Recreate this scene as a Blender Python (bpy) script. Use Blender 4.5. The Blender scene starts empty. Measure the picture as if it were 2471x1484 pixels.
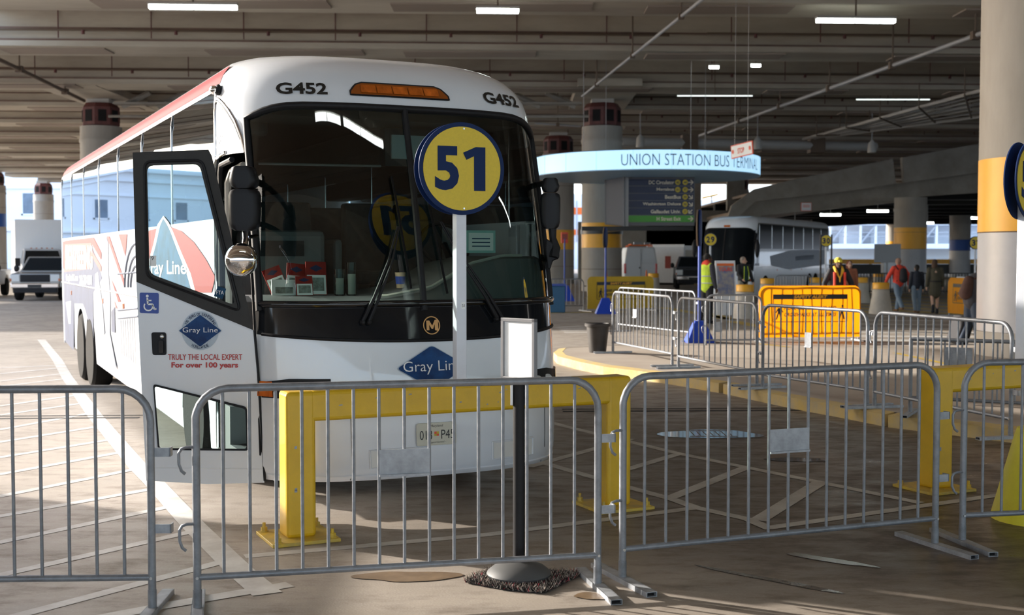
import bpy, bmesh, math, random
from mathutils import Vector, Matrix, Euler
random.seed(7)
R = math.radians
PI = math.pi
C = bpy.context.scene.collection
SC = bpy.context.scene
# ---------------------------------------------------------------- camera, light, exposure
F = 2960.0
CAMH = 1.9
PITCH = math.atan(124.0 / F)
cd = bpy.data.cameras.new('camera'); cam = bpy.data.objects.new('camera', cd); C.objects.link(cam)
cd.sensor_width = 36.0; cd.lens = 36.0 * F / 2471.0; cd.clip_end = 2000; cd.clip_start = 0.05
cam.location = (0, 0, CAMH); cam.rotation_euler = (PI / 2 - PITCH, 0, 0)
cd.dof.use_dof = True; cd.dof.focus_distance = 8.6; cd.dof.aperture_fstop = 3.2
SC.camera = cam
SC.view_settings.view_transform = 'Standard'; SC.view_settings.look = 'None'
SC.view_settings.exposure = 0.08; SC.view_settings.gamma = 1.0; SC.view_settings.use_curve_mapping = False
w = bpy.data.worlds.new('sky'); SC.world = w; w.use_nodes = True
nt = w.node_tree; bg = nt.nodes['Background']
sk = nt.nodes.new('ShaderNodeTexSky'); sk.sky_type = 'NISHITA'; sk.sun_disc = False
sk.sun_elevation = R(20); sk.sun_rotation = R(-60); sk.air_density = 1.0; sk.dust_density = 2.0
mxs = nt.nodes.new('ShaderNodeMix'); mxs.data_type = 'RGBA'; mxs.inputs[0].default_value = 0.78
nt.links.new(sk.outputs[0], mxs.inputs[6]); mxs.inputs[7].default_value = (0.72, 0.91, 1.24, 1)
nt.links.new(mxs.outputs[2], bg.inputs[0]); bg.inputs[1].default_value = 1.9
sd = bpy.data.lights.new('sun', 'SUN'); sun = bpy.data.objects.new('sun', sd); C.objects.link(sun)
SUNEL = R(17.2)
sdir = Vector((0.885 * math.cos(SUNEL), -0.466 * math.cos(SUNEL), -math.sin(SUNEL)))
sun.rotation_euler = sdir.to_track_quat('-Z', 'Y').to_euler()
sd.energy = 11.0; sd.angle = R(0.8); sd.color = (1.0, 0.93, 0.84)

def ray(px, py):
    xr = (px - 1235.5) / F; yr = -(py - 742.0) / F
    return Vector((xr, math.cos(PITCH) + yr * math.sin(PITCH), -math.sin(PITCH) + yr * math.cos(PITCH)))
def G(px, py, z=0.0):            # where the line of sight meets the ground (or another level)
    d = ray(px, py); t = (z - CAMH) / d.z
    return Vector((d.x * t, d.y * t, z))
def AT(px, py, Y):               # the point at distance Y
    d = ray(px, py); t = Y / d.y
    return Vector((d.x * t, Y, CAMH + d.z * t))

# ---------------------------------------------------------------- materials
def mat(name, col, rough=0.5, metal=0.0, var=0.0, scale=6.0, bump=0.0, bscale=40.0, coat=0.0, emit=None, es=0.0, spec=0.5, col2=None, rvar=0.0, stretch=None):
    m = bpy.data.materials.new(name); m.use_nodes = True
    n = m.node_tree; b = n.nodes['Principled BSDF']
    b.inputs['Base Color'].default_value = (*col, 1); b.inputs['Roughness'].default_value = rough
    b.inputs['Metallic'].default_value = metal; b.inputs['Coat Weight'].default_value = coat
    b.inputs['Specular IOR Level'].default_value = spec
    if emit: b.inputs['Emission Color'].default_value = (*emit, 1); b.inputs['Emission Strength'].default_value = es
    tc = n.nodes.new('ShaderNodeTexCoord'); src = tc.outputs['Object']
    if stretch:
        mp = n.nodes.new('ShaderNodeMapping'); mp.inputs['Scale'].default_value = stretch
        n.links.new(src, mp.inputs[0]); src = mp.outputs[0]
    if var > 0 or col2:
        no = n.nodes.new('ShaderNodeTexNoise'); no.inputs['Scale'].default_value = scale; no.inputs['Detail'].default_value = 6; no.inputs['Roughness'].default_value = 0.65
        n.links.new(src, no.inputs['Vector'])
        rp = n.nodes.new('ShaderNodeValToRGB'); rp.color_ramp.elements[0].position = 0.32; rp.color_ramp.elements[1].position = 0.68
        a = col2 if col2 else tuple(c * (1 - var) for c in col); z = col if col2 else tuple(min(1, c * (1 + var)) for c in col)
        rp.color_ramp.elements[0].color = (*a, 1); rp.color_ramp.elements[1].color = (*z, 1)
        n.links.new(no.outputs[0], rp.inputs[0]); n.links.new(rp.outputs[0], b.inputs['Base Color'])
        if rvar > 0:
            mr = n.nodes.new('ShaderNodeMapRange'); mr.inputs[1].default_value = 0.35; mr.inputs[2].default_value = 0.65
            mr.inputs[3].default_value = rough - rvar; mr.inputs[4].default_value = rough + rvar
            n.links.new(no.outputs[0], mr.inputs[0]); n.links.new(mr.outputs[0], b.inputs['Roughness'])
    if bump > 0:
        nb = n.nodes.new('ShaderNodeTexNoise'); nb.inputs['Scale'].default_value = bscale; nb.inputs['Detail'].default_value = 5
        n.links.new(src, nb.inputs['Vector'])
        bp = n.nodes.new('ShaderNodeBump'); bp.inputs['Strength'].default_value = bump; bp.inputs['Distance'].default_value = 0.02
        n.links.new(nb.outputs[0], bp.inputs['Height']); n.links.new(bp.outputs[0], b.inputs['Normal'])
    return m
def glass(name, tint, refl=1.45, rough=0.0, gl=(1, 1, 1)):
    m = bpy.data.materials.new(name); m.use_nodes = True; n = m.node_tree
    for x in list(n.nodes): n.nodes.remove(x)
    o = n.nodes.new('ShaderNodeOutputMaterial'); mx = n.nodes.new('ShaderNodeMixShader')
    t = n.nodes.new('ShaderNodeBsdfTransparent'); t.inputs[0].default_value = (*tint, 1)
    g = n.nodes.new('ShaderNodeBsdfGlossy'); g.inputs['Roughness'].default_value = rough; g.inputs[0].default_value = (*gl, 1)
    f = n.nodes.new('ShaderNodeFresnel'); f.inputs[0].default_value = refl
    n.links.new(f.outputs[0], mx.inputs[0]); n.links.new(t.outputs[0], mx.inputs[1]); n.links.new(g.outputs[0], mx.inputs[2]); n.links.new(mx.outputs[0], o.inputs[0])
    return m
M = {}
M['busw'] = mat('bus_white_paint', (0.72, 0.755, 0.81), 0.22, coat=0.6, var=0.02, scale=2)
M['black'] = mat('gloss_black', (0.008, 0.009, 0.011), 0.09, coat=0.3)
M['matblack'] = mat('matt_black', (0.010, 0.010, 0.012), 0.5, var=0.2, scale=20, spec=0.25)
M['doorblack'] = mat('door_frame_black', (0.030, 0.027, 0.024), 0.45, var=0.15, scale=9, spec=0.25)
M['mirrorblack'] = mat('mirror_housing_black', (0.005, 0.005, 0.007), 0.45, spec=0.3)
M['rubber'] = mat('rubber', (0.012, 0.012, 0.012), 0.8, bump=0.2, spec=0.08)
M['chrome'] = mat('chrome', (0.85, 0.85, 0.86), 0.06, 1.0)
M['alu'] = mat('polished_aluminium', (0.75, 0.75, 0.77), 0.22, 1.0)
M['shield'] = glass('windshield_glass', (0.48, 0.62, 0.58), 1.62)
M['sideglass'] = glass('side_window_glass', (0.42, 0.47, 0.46), 2.5, gl=(0.9, 0.95, 1.0))
M['doorglass'] = glass('door_glass', (0.80, 0.90, 0.90), 1.28)
M['clear'] = glass('clear_plastic', (0.82, 0.86, 0.86), 1.3)
M['amber'] = mat('amber_lens', (0.50, 0.11, 0.008), 0.15, coat=0.5, var=0.45, scale=9, stretch=(1, 1, 0.1))
M['amberd'] = mat('amber_housing', (0.28, 0.07, 0.008), 0.25, coat=0.5)
M['redlens'] = mat('red_lens', (0.55, 0.02, 0.02), 0.15, coat=0.5)
M['redpaint'] = mat('red_paint', (0.20, 0.010, 0.014), 0.6, spec=0.05)
M['decalred'] = mat('decal_red', (0.30, 0.013, 0.012), 0.4, spec=0.12)
M['decalpink'] = mat('decal_pink', (0.34, 0.09, 0.08), 0.4, spec=0.12)
M['decalblue'] = mat('decal_slate', (0.045, 0.062, 0.115), 0.4, spec=0.12, var=0.2, scale=3)
M['decalgrey'] = mat('decal_grey', (0.17, 0.195, 0.25), 0.4, spec=0.12, var=0.12, scale=5)
M['decalpale'] = mat('decal_pale', (0.30, 0.335, 0.40), 0.4, spec=0.12, var=0.06, scale=5)
M['decalteal'] = mat('decal_teal', (0.012, 0.065, 0.14), 0.35, spec=0.12, var=0.5, scale=5)
M['white'] = mat('white_lettering', (0.82, 0.83, 0.84), 0.4)
M['ink'] = mat('black_lettering', (0.012, 0.012, 0.012), 0.4)
M['textred'] = mat('red_lettering', (0.45, 0.03, 0.025), 0.4)
M['navy'] = mat('navy', (0.006, 0.022, 0.090), 0.55, spec=0.2)
M['emblem'] = mat('emblem_blue', (0.006, 0.020, 0.085), 0.4, spec=0.2, col2=(0.010, 0.075, 0.24), scale=5)
M['emblemgrey'] = mat('emblem_grey', (0.40, 0.47, 0.55), 0.3, var=0.12, scale=8)
M['blue'] = mat('blue_paint', (0.012, 0.055, 0.42), 0.35)
M['bluesign'] = mat('blue_sign', (0.02, 0.06, 0.32), 0.35)
M['bronze'] = mat('bronze', (0.62, 0.33, 0.13), 0.3, 0.7)
M['signyel'] = mat('sign_yellow', (0.70, 0.51, 0.024), 0.45, var=0.05, scale=60)
M['yel'] = mat('yellow_steel_paint', (0.70, 0.43, 0.015), 0.36, coat=0.25, var=0.08, scale=5, bump=0.05, bscale=25)
M['yeld'] = mat('worn_yellow_steel_paint', (0.74, 0.50, 0.03), 0.5, col2=(0.40, 0.30, 0.10), scale=7)
M['conc_y'] = mat('yellow_plastic', (0.70, 0.62, 0.03), 0.5, var=0.08)
M['galv'] = mat('galvanised_steel', (0.225, 0.235, 0.255), 0.42, 0.35, var=0.22, scale=14, rvar=0.08)
M['galvd'] = mat('galvanised_plate', (0.33, 0.345, 0.37), 0.5, 0.3, var=0.3, scale=9, rvar=0.08)
M['zinc'] = mat('zinc', (0.6, 0.6, 0.6), 0.3, 0.9)
M['post'] = mat('white_post', (0.72, 0.74, 0.80), 0.4, var=0.04)
M['paper'] = mat('paper', (0.86, 0.87, 0.87), 0.6)
M['greyplastic'] = mat('grey_frame', (0.22, 0.22, 0.23), 0.35, 0.3)
M['rugbase'] = mat('grey_rubber', (0.07, 0.07, 0.07), 0.6)
M['conc'] = mat('concrete', (0.34, 0.31, 0.265), 0.85, col2=(0.23, 0.205, 0.17), scale=0.7, bump=0.25, bscale=8)
M['stain'] = mat('stained_ledge', (0.17, 0.11, 0.085), 0.9, var=.3, scale=.6)
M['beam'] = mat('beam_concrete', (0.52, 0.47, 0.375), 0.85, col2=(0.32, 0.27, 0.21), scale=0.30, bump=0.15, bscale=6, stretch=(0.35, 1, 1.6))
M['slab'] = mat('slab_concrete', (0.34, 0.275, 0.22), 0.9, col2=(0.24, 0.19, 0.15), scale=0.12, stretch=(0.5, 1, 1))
M['colc'] = mat('column_concrete', (0.40, 0.375, 0.335), 0.8, col2=(0.30, 0.275, 0.24), scale=0.8, bump=0.2, bscale=9, stretch=(1, 1, 0.3))
M['colp'] = mat('column_grey_paint', (0.40, 0.405, 0.43), 0.42, var=0.06, scale=1.5, bump=0.05, bscale=12)
M['bandy'] = mat('band_yellow', (0.82, 0.40, 0.02), 0.42, var=0.04, scale=2)
M['bandb'] = mat('band_blue', (0.015, 0.07, 0.30), 0.5)
M['rust'] = mat('dark_red_steel', (0.115, 0.034, 0.030), 0.6, var=0.3, scale=3)
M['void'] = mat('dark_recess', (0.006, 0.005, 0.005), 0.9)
M['pale'] = mat('pale_block', (0.50, 0.47, 0.42), 0.8)
M['curb'] = mat('curb_yellow_paint', (0.60, 0.42, 0.12), 0.8, col2=(0.42, 0.35, 0.22), scale=3.5, bump=0.3, bscale=20)
M['walk'] = mat('sidewalk', (0.42, 0.37, 0.31), 0.7, col2=(0.34, 0.28, 0.23), scale=0.8, bump=0.1, bscale=40)
M['line'] = mat('road_paint_white', (0.62, 0.61, 0.58), 0.55, col2=(0.40, 0.37, 0.34), scale=3.0)
M['liney'] = mat('road_paint_yellow', (0.62, 0.43, 0.06), 0.6, col2=(0.42, 0.30, 0.08), scale=2.0)
M['bollard'] = mat('bollard_concrete', (0.46, 0.42, 0.36), 0.8, var=0.12, scale=3)
M['tube'] = mat('fluorescent_tube', (1, 1, 1), 0.5, emit=(0.90, 1.0, 0.96), es=20.0)
M['fixture'] = mat('light_fixture', (0.35, 0.33, 0.30), 0.6)
M['ringlit'] = mat('lit_ring_panel', (0.5, 0.7, 0.85), 0.4, emit=(0.46, 0.76, 1.0), es=0.92)
M['ringedge'] = mat('ring_trim', (0.35, 0.55, 0.75), 0.4)
M['ringunder'] = mat('ring_soffit', (0.86, 0.86, 0.85), 0.5)
M['spot'] = mat('spot_lamp', (1, 0.9, 0.7), 0.4, emit=(1.0, 0.82, 0.5), es=25.0)
M['pipe'] = mat('pipe', (0.38, 0.38, 0.38), 0.5, 0.3)
M['pipew'] = mat('pale_pipe', (0.46, 0.45, 0.42), 0.6)
M['pipered'] = mat('rusty_pipe', (0.13, 0.09, 0.06), 0.7)
M['board'] = mat('directory_board', (0.010, 0.020, 0.060), 0.4)
M['boardline'] = mat('directory_rail', (0.11, 0.11, 0.12), 0.4)
M['green'] = mat('exit_green', (0.05, 0.27, 0.02), 0.4)
M['boardlet'] = mat('directory_lettering', (0.70, 0.62, 0.48), 0.5)
M['gold'] = mat('badge_yellow', (0.55, 0.42, 0.03), 0.5)
M['greymetal'] = mat('grey_panel', (0.08, 0.09, 0.11), 0.6, 0.0, spec=.1)
M['coachglass'] = mat('far_coach_glass', (0.006, 0.008, 0.01), 0.2, spec=0.12)
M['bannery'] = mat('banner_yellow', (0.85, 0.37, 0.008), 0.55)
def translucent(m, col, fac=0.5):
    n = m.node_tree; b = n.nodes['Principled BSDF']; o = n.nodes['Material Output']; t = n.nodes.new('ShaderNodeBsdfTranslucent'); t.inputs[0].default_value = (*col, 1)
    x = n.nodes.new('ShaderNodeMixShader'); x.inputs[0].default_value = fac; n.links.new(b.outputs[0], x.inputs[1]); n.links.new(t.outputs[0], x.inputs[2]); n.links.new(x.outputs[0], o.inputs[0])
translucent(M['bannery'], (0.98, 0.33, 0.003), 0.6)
M['bannershade'] = mat('shaded_banner_yellow', (0.62, 0.40, 0.02), 0.6, var=.06, scale=3)  # banner yellow with the unlit look put into its colour
M['van'] = mat('vehicle_white', (0.62, 0.63, 0.64), 0.35, coat=0.3)
M['truck'] = mat('truck_box', (0.66, 0.68, 0.72), 0.5, var=0.04)
M['silver'] = mat('silver_paint', (0.33, 0.32, 0.30), 0.32, 0.35, coat=0.3)
M['darkglass'] = mat('dark_glass', (0.010, 0.014, 0.017), 0.1, spec=0.3)
M['lens'] = mat('clear_lens', (0.6, 0.62, 0.62), 0.08, coat=0.5)
M['seat'] = mat('seat_fabric', (0.030, 0.034, 0.036), 0.9, var=0.3, scale=12)
M['dash'] = mat('dash_grey', (0.13, 0.135, 0.14), 0.6, var=0.05)
M['lining'] = mat('interior_lining', (0.06, 0.068, 0.068), 0.7)
M['orange'] = mat('orange_plastic', (0.85, 0.16, 0.02), 0.5)
M['fence'] = mat('black_fence', (0.012, 0.012, 0.014), 0.5)
M['facade'] = mat('white_facade', (0.78, 0.80, 0.84), 0.8, var=0.03, scale=0.2)
M['facadewin'] = mat('facade_window', (0.12, 0.17, 0.24), 0.12, var=0.3, scale=0.4)
M['garage'] = mat('garage_white', (0.80, 0.84, 0.90), 0.8)
M['garaged'] = mat('garage_grey', (0.42, 0.45, 0.50), 0.8)
M['stop'] = mat('sign_red', (0.75, 0.09, 0.04), 0.5)
M['teal'] = mat('teal_paper', (0.30, 0.55, 0.52), 0.6)
M['cup'] = mat('paper_cup', (0.45, 0.32, 0.2), 0.6)
M['photo'] = mat('printed_photo', (0.35, 0.42, 0.40), 0.5, col2=(0.10, 0.09, 0.07), scale=25)
M['woodbox'] = mat('brown_box', (0.2, 0.14, 0.09), 0.7)
M['pot'] = mat('dark_planter', (0.028, 0.024, 0.022), 0.5, var=0.3)
M['binblue'] = mat('bin_blue', (0.02, 0.10, 0.20), 0.5)

def floor_mat():
    m = bpy.data.materials.new('garage_floor'); m.use_nodes = True; n = m.node_tree; b = n.nodes['Principled BSDF']
    ge = n.nodes.new('ShaderNodeNewGeometry'); L = n.links.new
    def noise(s, d=6, r=0.6, st=None):
        x = n.nodes.new('ShaderNodeTexNoise'); x.inputs['Scale'].default_value = s; x.inputs['Detail'].default_value = d; x.inputs['Roughness'].default_value = r
        if st:
            mp = n.nodes.new('ShaderNodeMapping'); mp.inputs['Scale'].default_value = st; L(ge.outputs['Position'], mp.inputs[0]); L(mp.outputs[0], x.inputs['Vector'])
        else: L(ge.outputs['Position'], x.inputs['Vector'])
        return x.outputs[0]
    def rng(s, a, c, d=0.0, e=1.0):
        x = n.nodes.new('ShaderNodeMapRange'); x.inputs[1].default_value = a; x.inputs[2].default_value = c; x.inputs[3].default_value = d; x.inputs[4].default_value = e
        L(s, x.inputs[0]); return x.outputs[0]
    def mix(fac, a, c):
        x = n.nodes.new('ShaderNodeMix'); x.data_type = 'RGBA'
        if hasattr(fac, 'links'): L(fac, x.inputs[0])
        else: x.inputs[0].default_value = fac
        for s, v in ((6, a), (7, c)):
            if isinstance(v, tuple): x.inputs[s].default_value = (*v, 1)
            else: L(v, x.inputs[s])
        return x.outputs[2]
    big = noise(0.35, 8, 0.65); mid = noise(2.2, 8, 0.7, (1, 2.2, 1)); fine = noise(70, 3, 0.5)
    sep = n.nodes.new('ShaderNodeSeparateXYZ'); L(ge.outputs['Position'], sep.inputs[0])
    col = mix(rng(big, 0.35, 0.65), (0.25, 0.215, 0.18), (0.375, 0.325, 0.275))
    col = mix(rng(mid, 0.50, 0.70, 0, 0.75), col, (0.13, 0.10, 0.075))
    col = mix(rng(fine, 0.55, 0.8, 0, 0.25), col, (0.6, 0.55, 0.5))
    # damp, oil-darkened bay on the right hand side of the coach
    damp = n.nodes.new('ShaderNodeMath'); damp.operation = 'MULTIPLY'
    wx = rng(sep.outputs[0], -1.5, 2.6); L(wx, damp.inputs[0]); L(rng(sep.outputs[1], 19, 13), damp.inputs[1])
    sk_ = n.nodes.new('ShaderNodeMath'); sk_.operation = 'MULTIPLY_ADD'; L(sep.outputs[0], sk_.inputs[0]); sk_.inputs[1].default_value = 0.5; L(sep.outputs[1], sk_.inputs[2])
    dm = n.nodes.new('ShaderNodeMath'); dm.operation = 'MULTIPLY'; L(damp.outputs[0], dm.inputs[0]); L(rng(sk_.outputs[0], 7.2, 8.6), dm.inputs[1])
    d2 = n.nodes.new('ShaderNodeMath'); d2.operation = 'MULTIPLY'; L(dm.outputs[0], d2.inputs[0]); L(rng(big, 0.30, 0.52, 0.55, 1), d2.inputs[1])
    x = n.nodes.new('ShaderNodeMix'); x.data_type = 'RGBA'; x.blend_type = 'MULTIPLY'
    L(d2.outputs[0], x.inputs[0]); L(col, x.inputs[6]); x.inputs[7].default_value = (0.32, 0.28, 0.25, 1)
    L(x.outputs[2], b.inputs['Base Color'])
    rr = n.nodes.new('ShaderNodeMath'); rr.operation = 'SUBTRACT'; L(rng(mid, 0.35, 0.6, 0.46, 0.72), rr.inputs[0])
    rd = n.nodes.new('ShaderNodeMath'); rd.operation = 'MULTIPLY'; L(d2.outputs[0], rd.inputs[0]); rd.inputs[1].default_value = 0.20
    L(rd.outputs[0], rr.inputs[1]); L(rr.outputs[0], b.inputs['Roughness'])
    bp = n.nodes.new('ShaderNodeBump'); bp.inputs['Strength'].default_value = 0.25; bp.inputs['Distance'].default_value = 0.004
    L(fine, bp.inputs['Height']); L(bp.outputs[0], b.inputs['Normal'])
    return m
M['floor'] = floor_mat()

# ---------------------------------------------------------------- mesh helpers
class MB:
    def __init__(s): s.v = []; s.f = []; s.m = []
    def add(s, vs, fs, mi=0):
        o = len(s.v); s.v += [tuple(v) for v in vs]; s.f += [tuple(i + o for i in f) for f in fs]; s.m += [mi] * len(fs); return s
    def box(s, c, d, rot=None, mi=0):
        hx, hy, hz = d[0] / 2, d[1] / 2, d[2] / 2
        vs = [Vector((x, y, z)) for z in (-hz, hz) for y in (-hy, hy) for x in (-hx, hx)]
        if rot is not None:
            q = Euler(rot).to_matrix(); vs = [q @ v for v in vs]
        vs = [v + Vector(c) for v in vs]
        return s.add(vs, [(0, 2, 3, 1), (4, 5, 7, 6), (0, 1, 5, 4), (2, 6, 7, 3), (0, 4, 6, 2), (1, 3, 7, 5)], mi)
    def bb(s, x0, x1, y0, y1, z0, z1, mi=0):
        return s.box(((x0 + x1) / 2, (y0 + y1) / 2, (z0 + z1) / 2), (abs(x1 - x0), abs(y1 - y0), abs(z1 - z0)), None, mi)
    def tube(s, pts, r, n=10, closed=False, mi=0, caps=True):
        pts = [Vector(p) for p in pts]; N = len(pts); rs = r if isinstance(r, (list, tuple)) else [r] * N
        rings = []; prev = None
        for i, p in enumerate(pts):
            if closed: t = pts[(i + 1) % N] - pts[i - 1]
            else: t = pts[min(i + 1, N - 1)] - pts[max(i - 1, 0)]
            t.normalize()
            if prev is None:
                a = Vector((0, 0, 1)) if abs(t.z) < 0.9 else Vector((1, 0, 0)); u = t.cross(a).normalized()
            else:
                u = (prev - t * prev.dot(t))
                u = u.normalized() if u.length > 1e-6 else t.orthogonal().normalized()
            prev = u; v = t.cross(u)
            rings.append([p + (u * math.cos(2 * PI * k / n) + v * math.sin(2 * PI * k / n)) * rs[i] for k in range(n)])
        vs = [q for rg in rings for q in rg]; fs = []
        for i in range(N if closed else N - 1):
            j = (i + 1) % N
            for k in range(n):
                fs.append((i * n + k, i * n + (k + 1) % n, j * n + (k + 1) % n, j * n + k))
        if not closed and caps:
            fs.append(tuple(range(n - 1, -1, -1))); fs.append(tuple((N - 1) * n + k for k in range(n)))
        return s.add(vs, fs, mi)
    def cyl(s, a, b, r, n=20, r2=None, mi=0): return s.tube([a, b], [r, r if r2 is None else r2], n, mi=mi)
    def lathe(s, prof, c=(0, 0, 0), n=32, mi=0, axis='z'):
        vs = []; fs = []; K = len(prof)
        for r, z in prof:
            for k in range(n):
                a = 2 * PI * k / n; p = (r * math.cos(a), r * math.sin(a), z)
                if axis == 'y': p = (p[0], p[2], p[1])
                if axis == 'x': p = (p[2], p[0], p[1])
                vs.append((p[0] + c[0], p[1] + c[1], p[2] + c[2]))
        for i in range(K - 1):
            for k in range(n): fs.append((i * n + k, i * n + (k + 1) % n, (i + 1) * n + (k + 1) % n, (i + 1) * n + k))
        if prof[0][0] > 1e-5: fs.append(tuple(range(n - 1, -1, -1)))
        if prof[-1][0] > 1e-5: fs.append(tuple((K - 1) * n + k for k in range(n)))
        return s.add(vs, fs, mi)
    def prism(s, poly, f, t, mi=0):       # poly in 2D, f(a,b,c) maps to 3D, c from 0 to t
        n = len(poly); vs = [f(a, b, 0) for a, b in poly] + [f(a, b, t) for a, b in poly]
        fs = [tuple(range(n)), tuple(range(2 * n - 1, n - 1, -1))] + [(i, i + n, (i + 1) % n + n, (i + 1) % n) for i in range(n)]
        return s.add(vs, fs, mi)
    def grid(s, f, us, vs_, mi=0):
        a = len(us); b = len(vs_)
        return s.add([f(u, v) for v in vs_ for u in us], [(j * a + i, j * a + i + 1, (j + 1) * a + i + 1, (j + 1) * a + i) for j in range(b - 1) for i in range(a - 1)], mi)
    def ell(s, c, r, rot=None, n=16, mi=0):
        vs = []; fs = []; m = n // 2; q = Euler(rot).to_matrix() if rot else Matrix.Identity(3)
        for i in range(m + 1):
            th = PI * i / m
            for k in range(n):
                a = 2 * PI * k / n
                vs.append(Vector(c) + q @ Vector((r[0] * math.sin(th) * math.cos(a), r[1] * math.sin(th) * math.sin(a), r[2] * math.cos(th))))
        for i in range(m):
            for k in range(n): fs.append((i * n + k, (i + 1) * n + k, (i + 1) * n + (k + 1) % n, i * n + (k + 1) % n))
        return s.add(vs, fs, mi)
    def build(s, name, mats, parent=None, smooth=False, bevel=0, seg=2, solid=0, weld=False, loc=None, rotz=0, sharp=40):
        me = bpy.data.meshes.new(name); me.from_pydata(s.v, [], s.f)
        if not isinstance(mats, (list, tuple)): mats = [mats]
        for m in mats: me.materials.append(M[m] if isinstance(m, str) else m)
        if len(mats) > 1: me.polygons.foreach_set('material_index', s.m)
        bm = bmesh.new(); bm.from_mesh(me)
        if weld: bmesh.ops.remove_doubles(bm, verts=bm.verts, dist=1e-4)
        bmesh.ops.recalc_face_normals(bm, faces=bm.faces)
        if smooth:
            for f in bm.faces: f.smooth = True
            for e in bm.edges:
                if len(e.link_faces) == 2 and e.calc_face_angle(0) > R(sharp): e.smooth = False
        bm.to_mesh(me); bm.free(); me.update()
        o = bpy.data.objects.new(name, me); C.objects.link(o)
        if parent: o.parent = parent
        if loc is not None: o.location = loc
        if rotz: o.rotation_euler = (0, 0, rotz)
        if solid:
            md = o.modifiers.new('solid', 'SOLIDIFY'); md.thickness = solid; md.offset = 0
        if bevel:
            md = o.modifiers.new('bevel', 'BEVEL'); md.width = bevel; md.segments = seg; md.limit_method = 'ANGLE'; md.angle_limit = R(35)
            if smooth is False:
                for p in me.polygons: p.use_smooth = False
        return o
def thing(name, label, cat, loc=(0, 0, 0), rotz=0, group=None):
    o = bpy.data.objects.new(name, None); C.objects.link(o); o.location = loc; o.rotation_euler = (0, 0, rotz)
    o.empty_display_size = 0.2; o['label'] = label; o['category'] = cat
    if group: o['group'] = group
    return o
def tag(o, label, cat, group=None):
    o['label'] = label; o['category'] = cat
    if group: o['group'] = group
    return o
def struct(o): o['kind'] = 'structure'; return o
def dup(root, loc, rotz, label=None, group=None):
    def cp(o, parent):
        c = o.copy(); C.objects.link(c)
        if parent: c.parent = parent
        for ch in o.children: cp(ch, c)
        return c
    r = cp(root, None); r.location = loc; r.rotation_euler = (0, 0, rotz)
    if label: r['label'] = label
    if group: r['group'] = group
    return r
def rrect(w_, h_, r, n=5, c=(0, 0)):
    pts = []
    for cx, cy, a0 in ((w_ / 2 - r, h_ / 2 - r, 0), (-w_ / 2 + r, h_ / 2 - r, 90), (-w_ / 2 + r, -h_ / 2 + r, 180), (w_ / 2 - r, -h_ / 2 + r, 270)):
        for k in range(n + 1):
            a = R(a0 + 90 * k / n); pts.append((c[0] + cx + r * math.cos(a), c[1] + cy + r * math.sin(a)))
    return pts
def roundpoly(poly, r, n=4):
    out = []; N = len(poly)
    for i in range(N):
        p = Vector(poly[i]); a = (Vector(poly[i - 1]) - p); b = (Vector(poly[(i + 1) % N]) - p)
        rr = min(r, a.length * 0.45, b.length * 0.45); a = a.normalized() * rr; b = b.normalized() * rr
        for k in range(n + 1):
            t = k / n; out.append(tuple((p + a) * (1 - t) ** 2 + p * 2 * t * (1 - t) + (p + b) * t ** 2))
    return out
_tc = {}
def textmesh(s, bold=0.0, ext=0.0):
    key = (s, bold, ext)
    if key in _tc: return _tc[key]
    cu = bpy.data.curves.new('t', 'FONT'); cu.body = s; cu.offset = bold; cu.extrude = ext; cu.resolution_u = 3
    ob = bpy.data.objects.new('t', cu); C.objects.link(ob)
    me = bpy.data.meshes.new_from_object(ob.evaluated_get(bpy.context.evaluated_depsgraph_get()))
    vs = [tuple(v.co) for v in me.vertices]; fs = [tuple(p.vertices) for p in me.polygons]
    bpy.data.objects.remove(ob); bpy.data.curves.remove(cu); bpy.data.meshes.remove(me)
    x0 = min(v[0] for v in vs); x1 = max(v[0] for v in vs); y0 = min(v[1] for v in vs); y1 = max(v[1] for v in vs)
    vs = [((v[0] - x0) / (x1 - x0) - 0.5, (v[1] - y0) / (y1 - y0) - 0.5, v[2]) for v in vs]
    _tc[key] = (vs, fs, (x1 - x0) / (y1 - y0)); return _tc[key]
def text(s, f, cx, cy, h, w_=None, bold=0.0, slant=0.0, name='lettering', m='ink', parent=None, mb=None, mi=0):
    vs, fs, asp = textmesh(s, bold)
    if w_ is None: w_ = h * asp
    out = [f(cx + v[0] * w_ + slant * v[1] * h, cy + v[1] * h) for v in vs]
    if mb is not None: mb.add(out, fs, mi); return mb
    b = MB(); b.add(out, fs); return b.build(name, m, parent)
M['dscreen'] = mat('destination_screen', (.20, .26, .28), .5)
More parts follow.
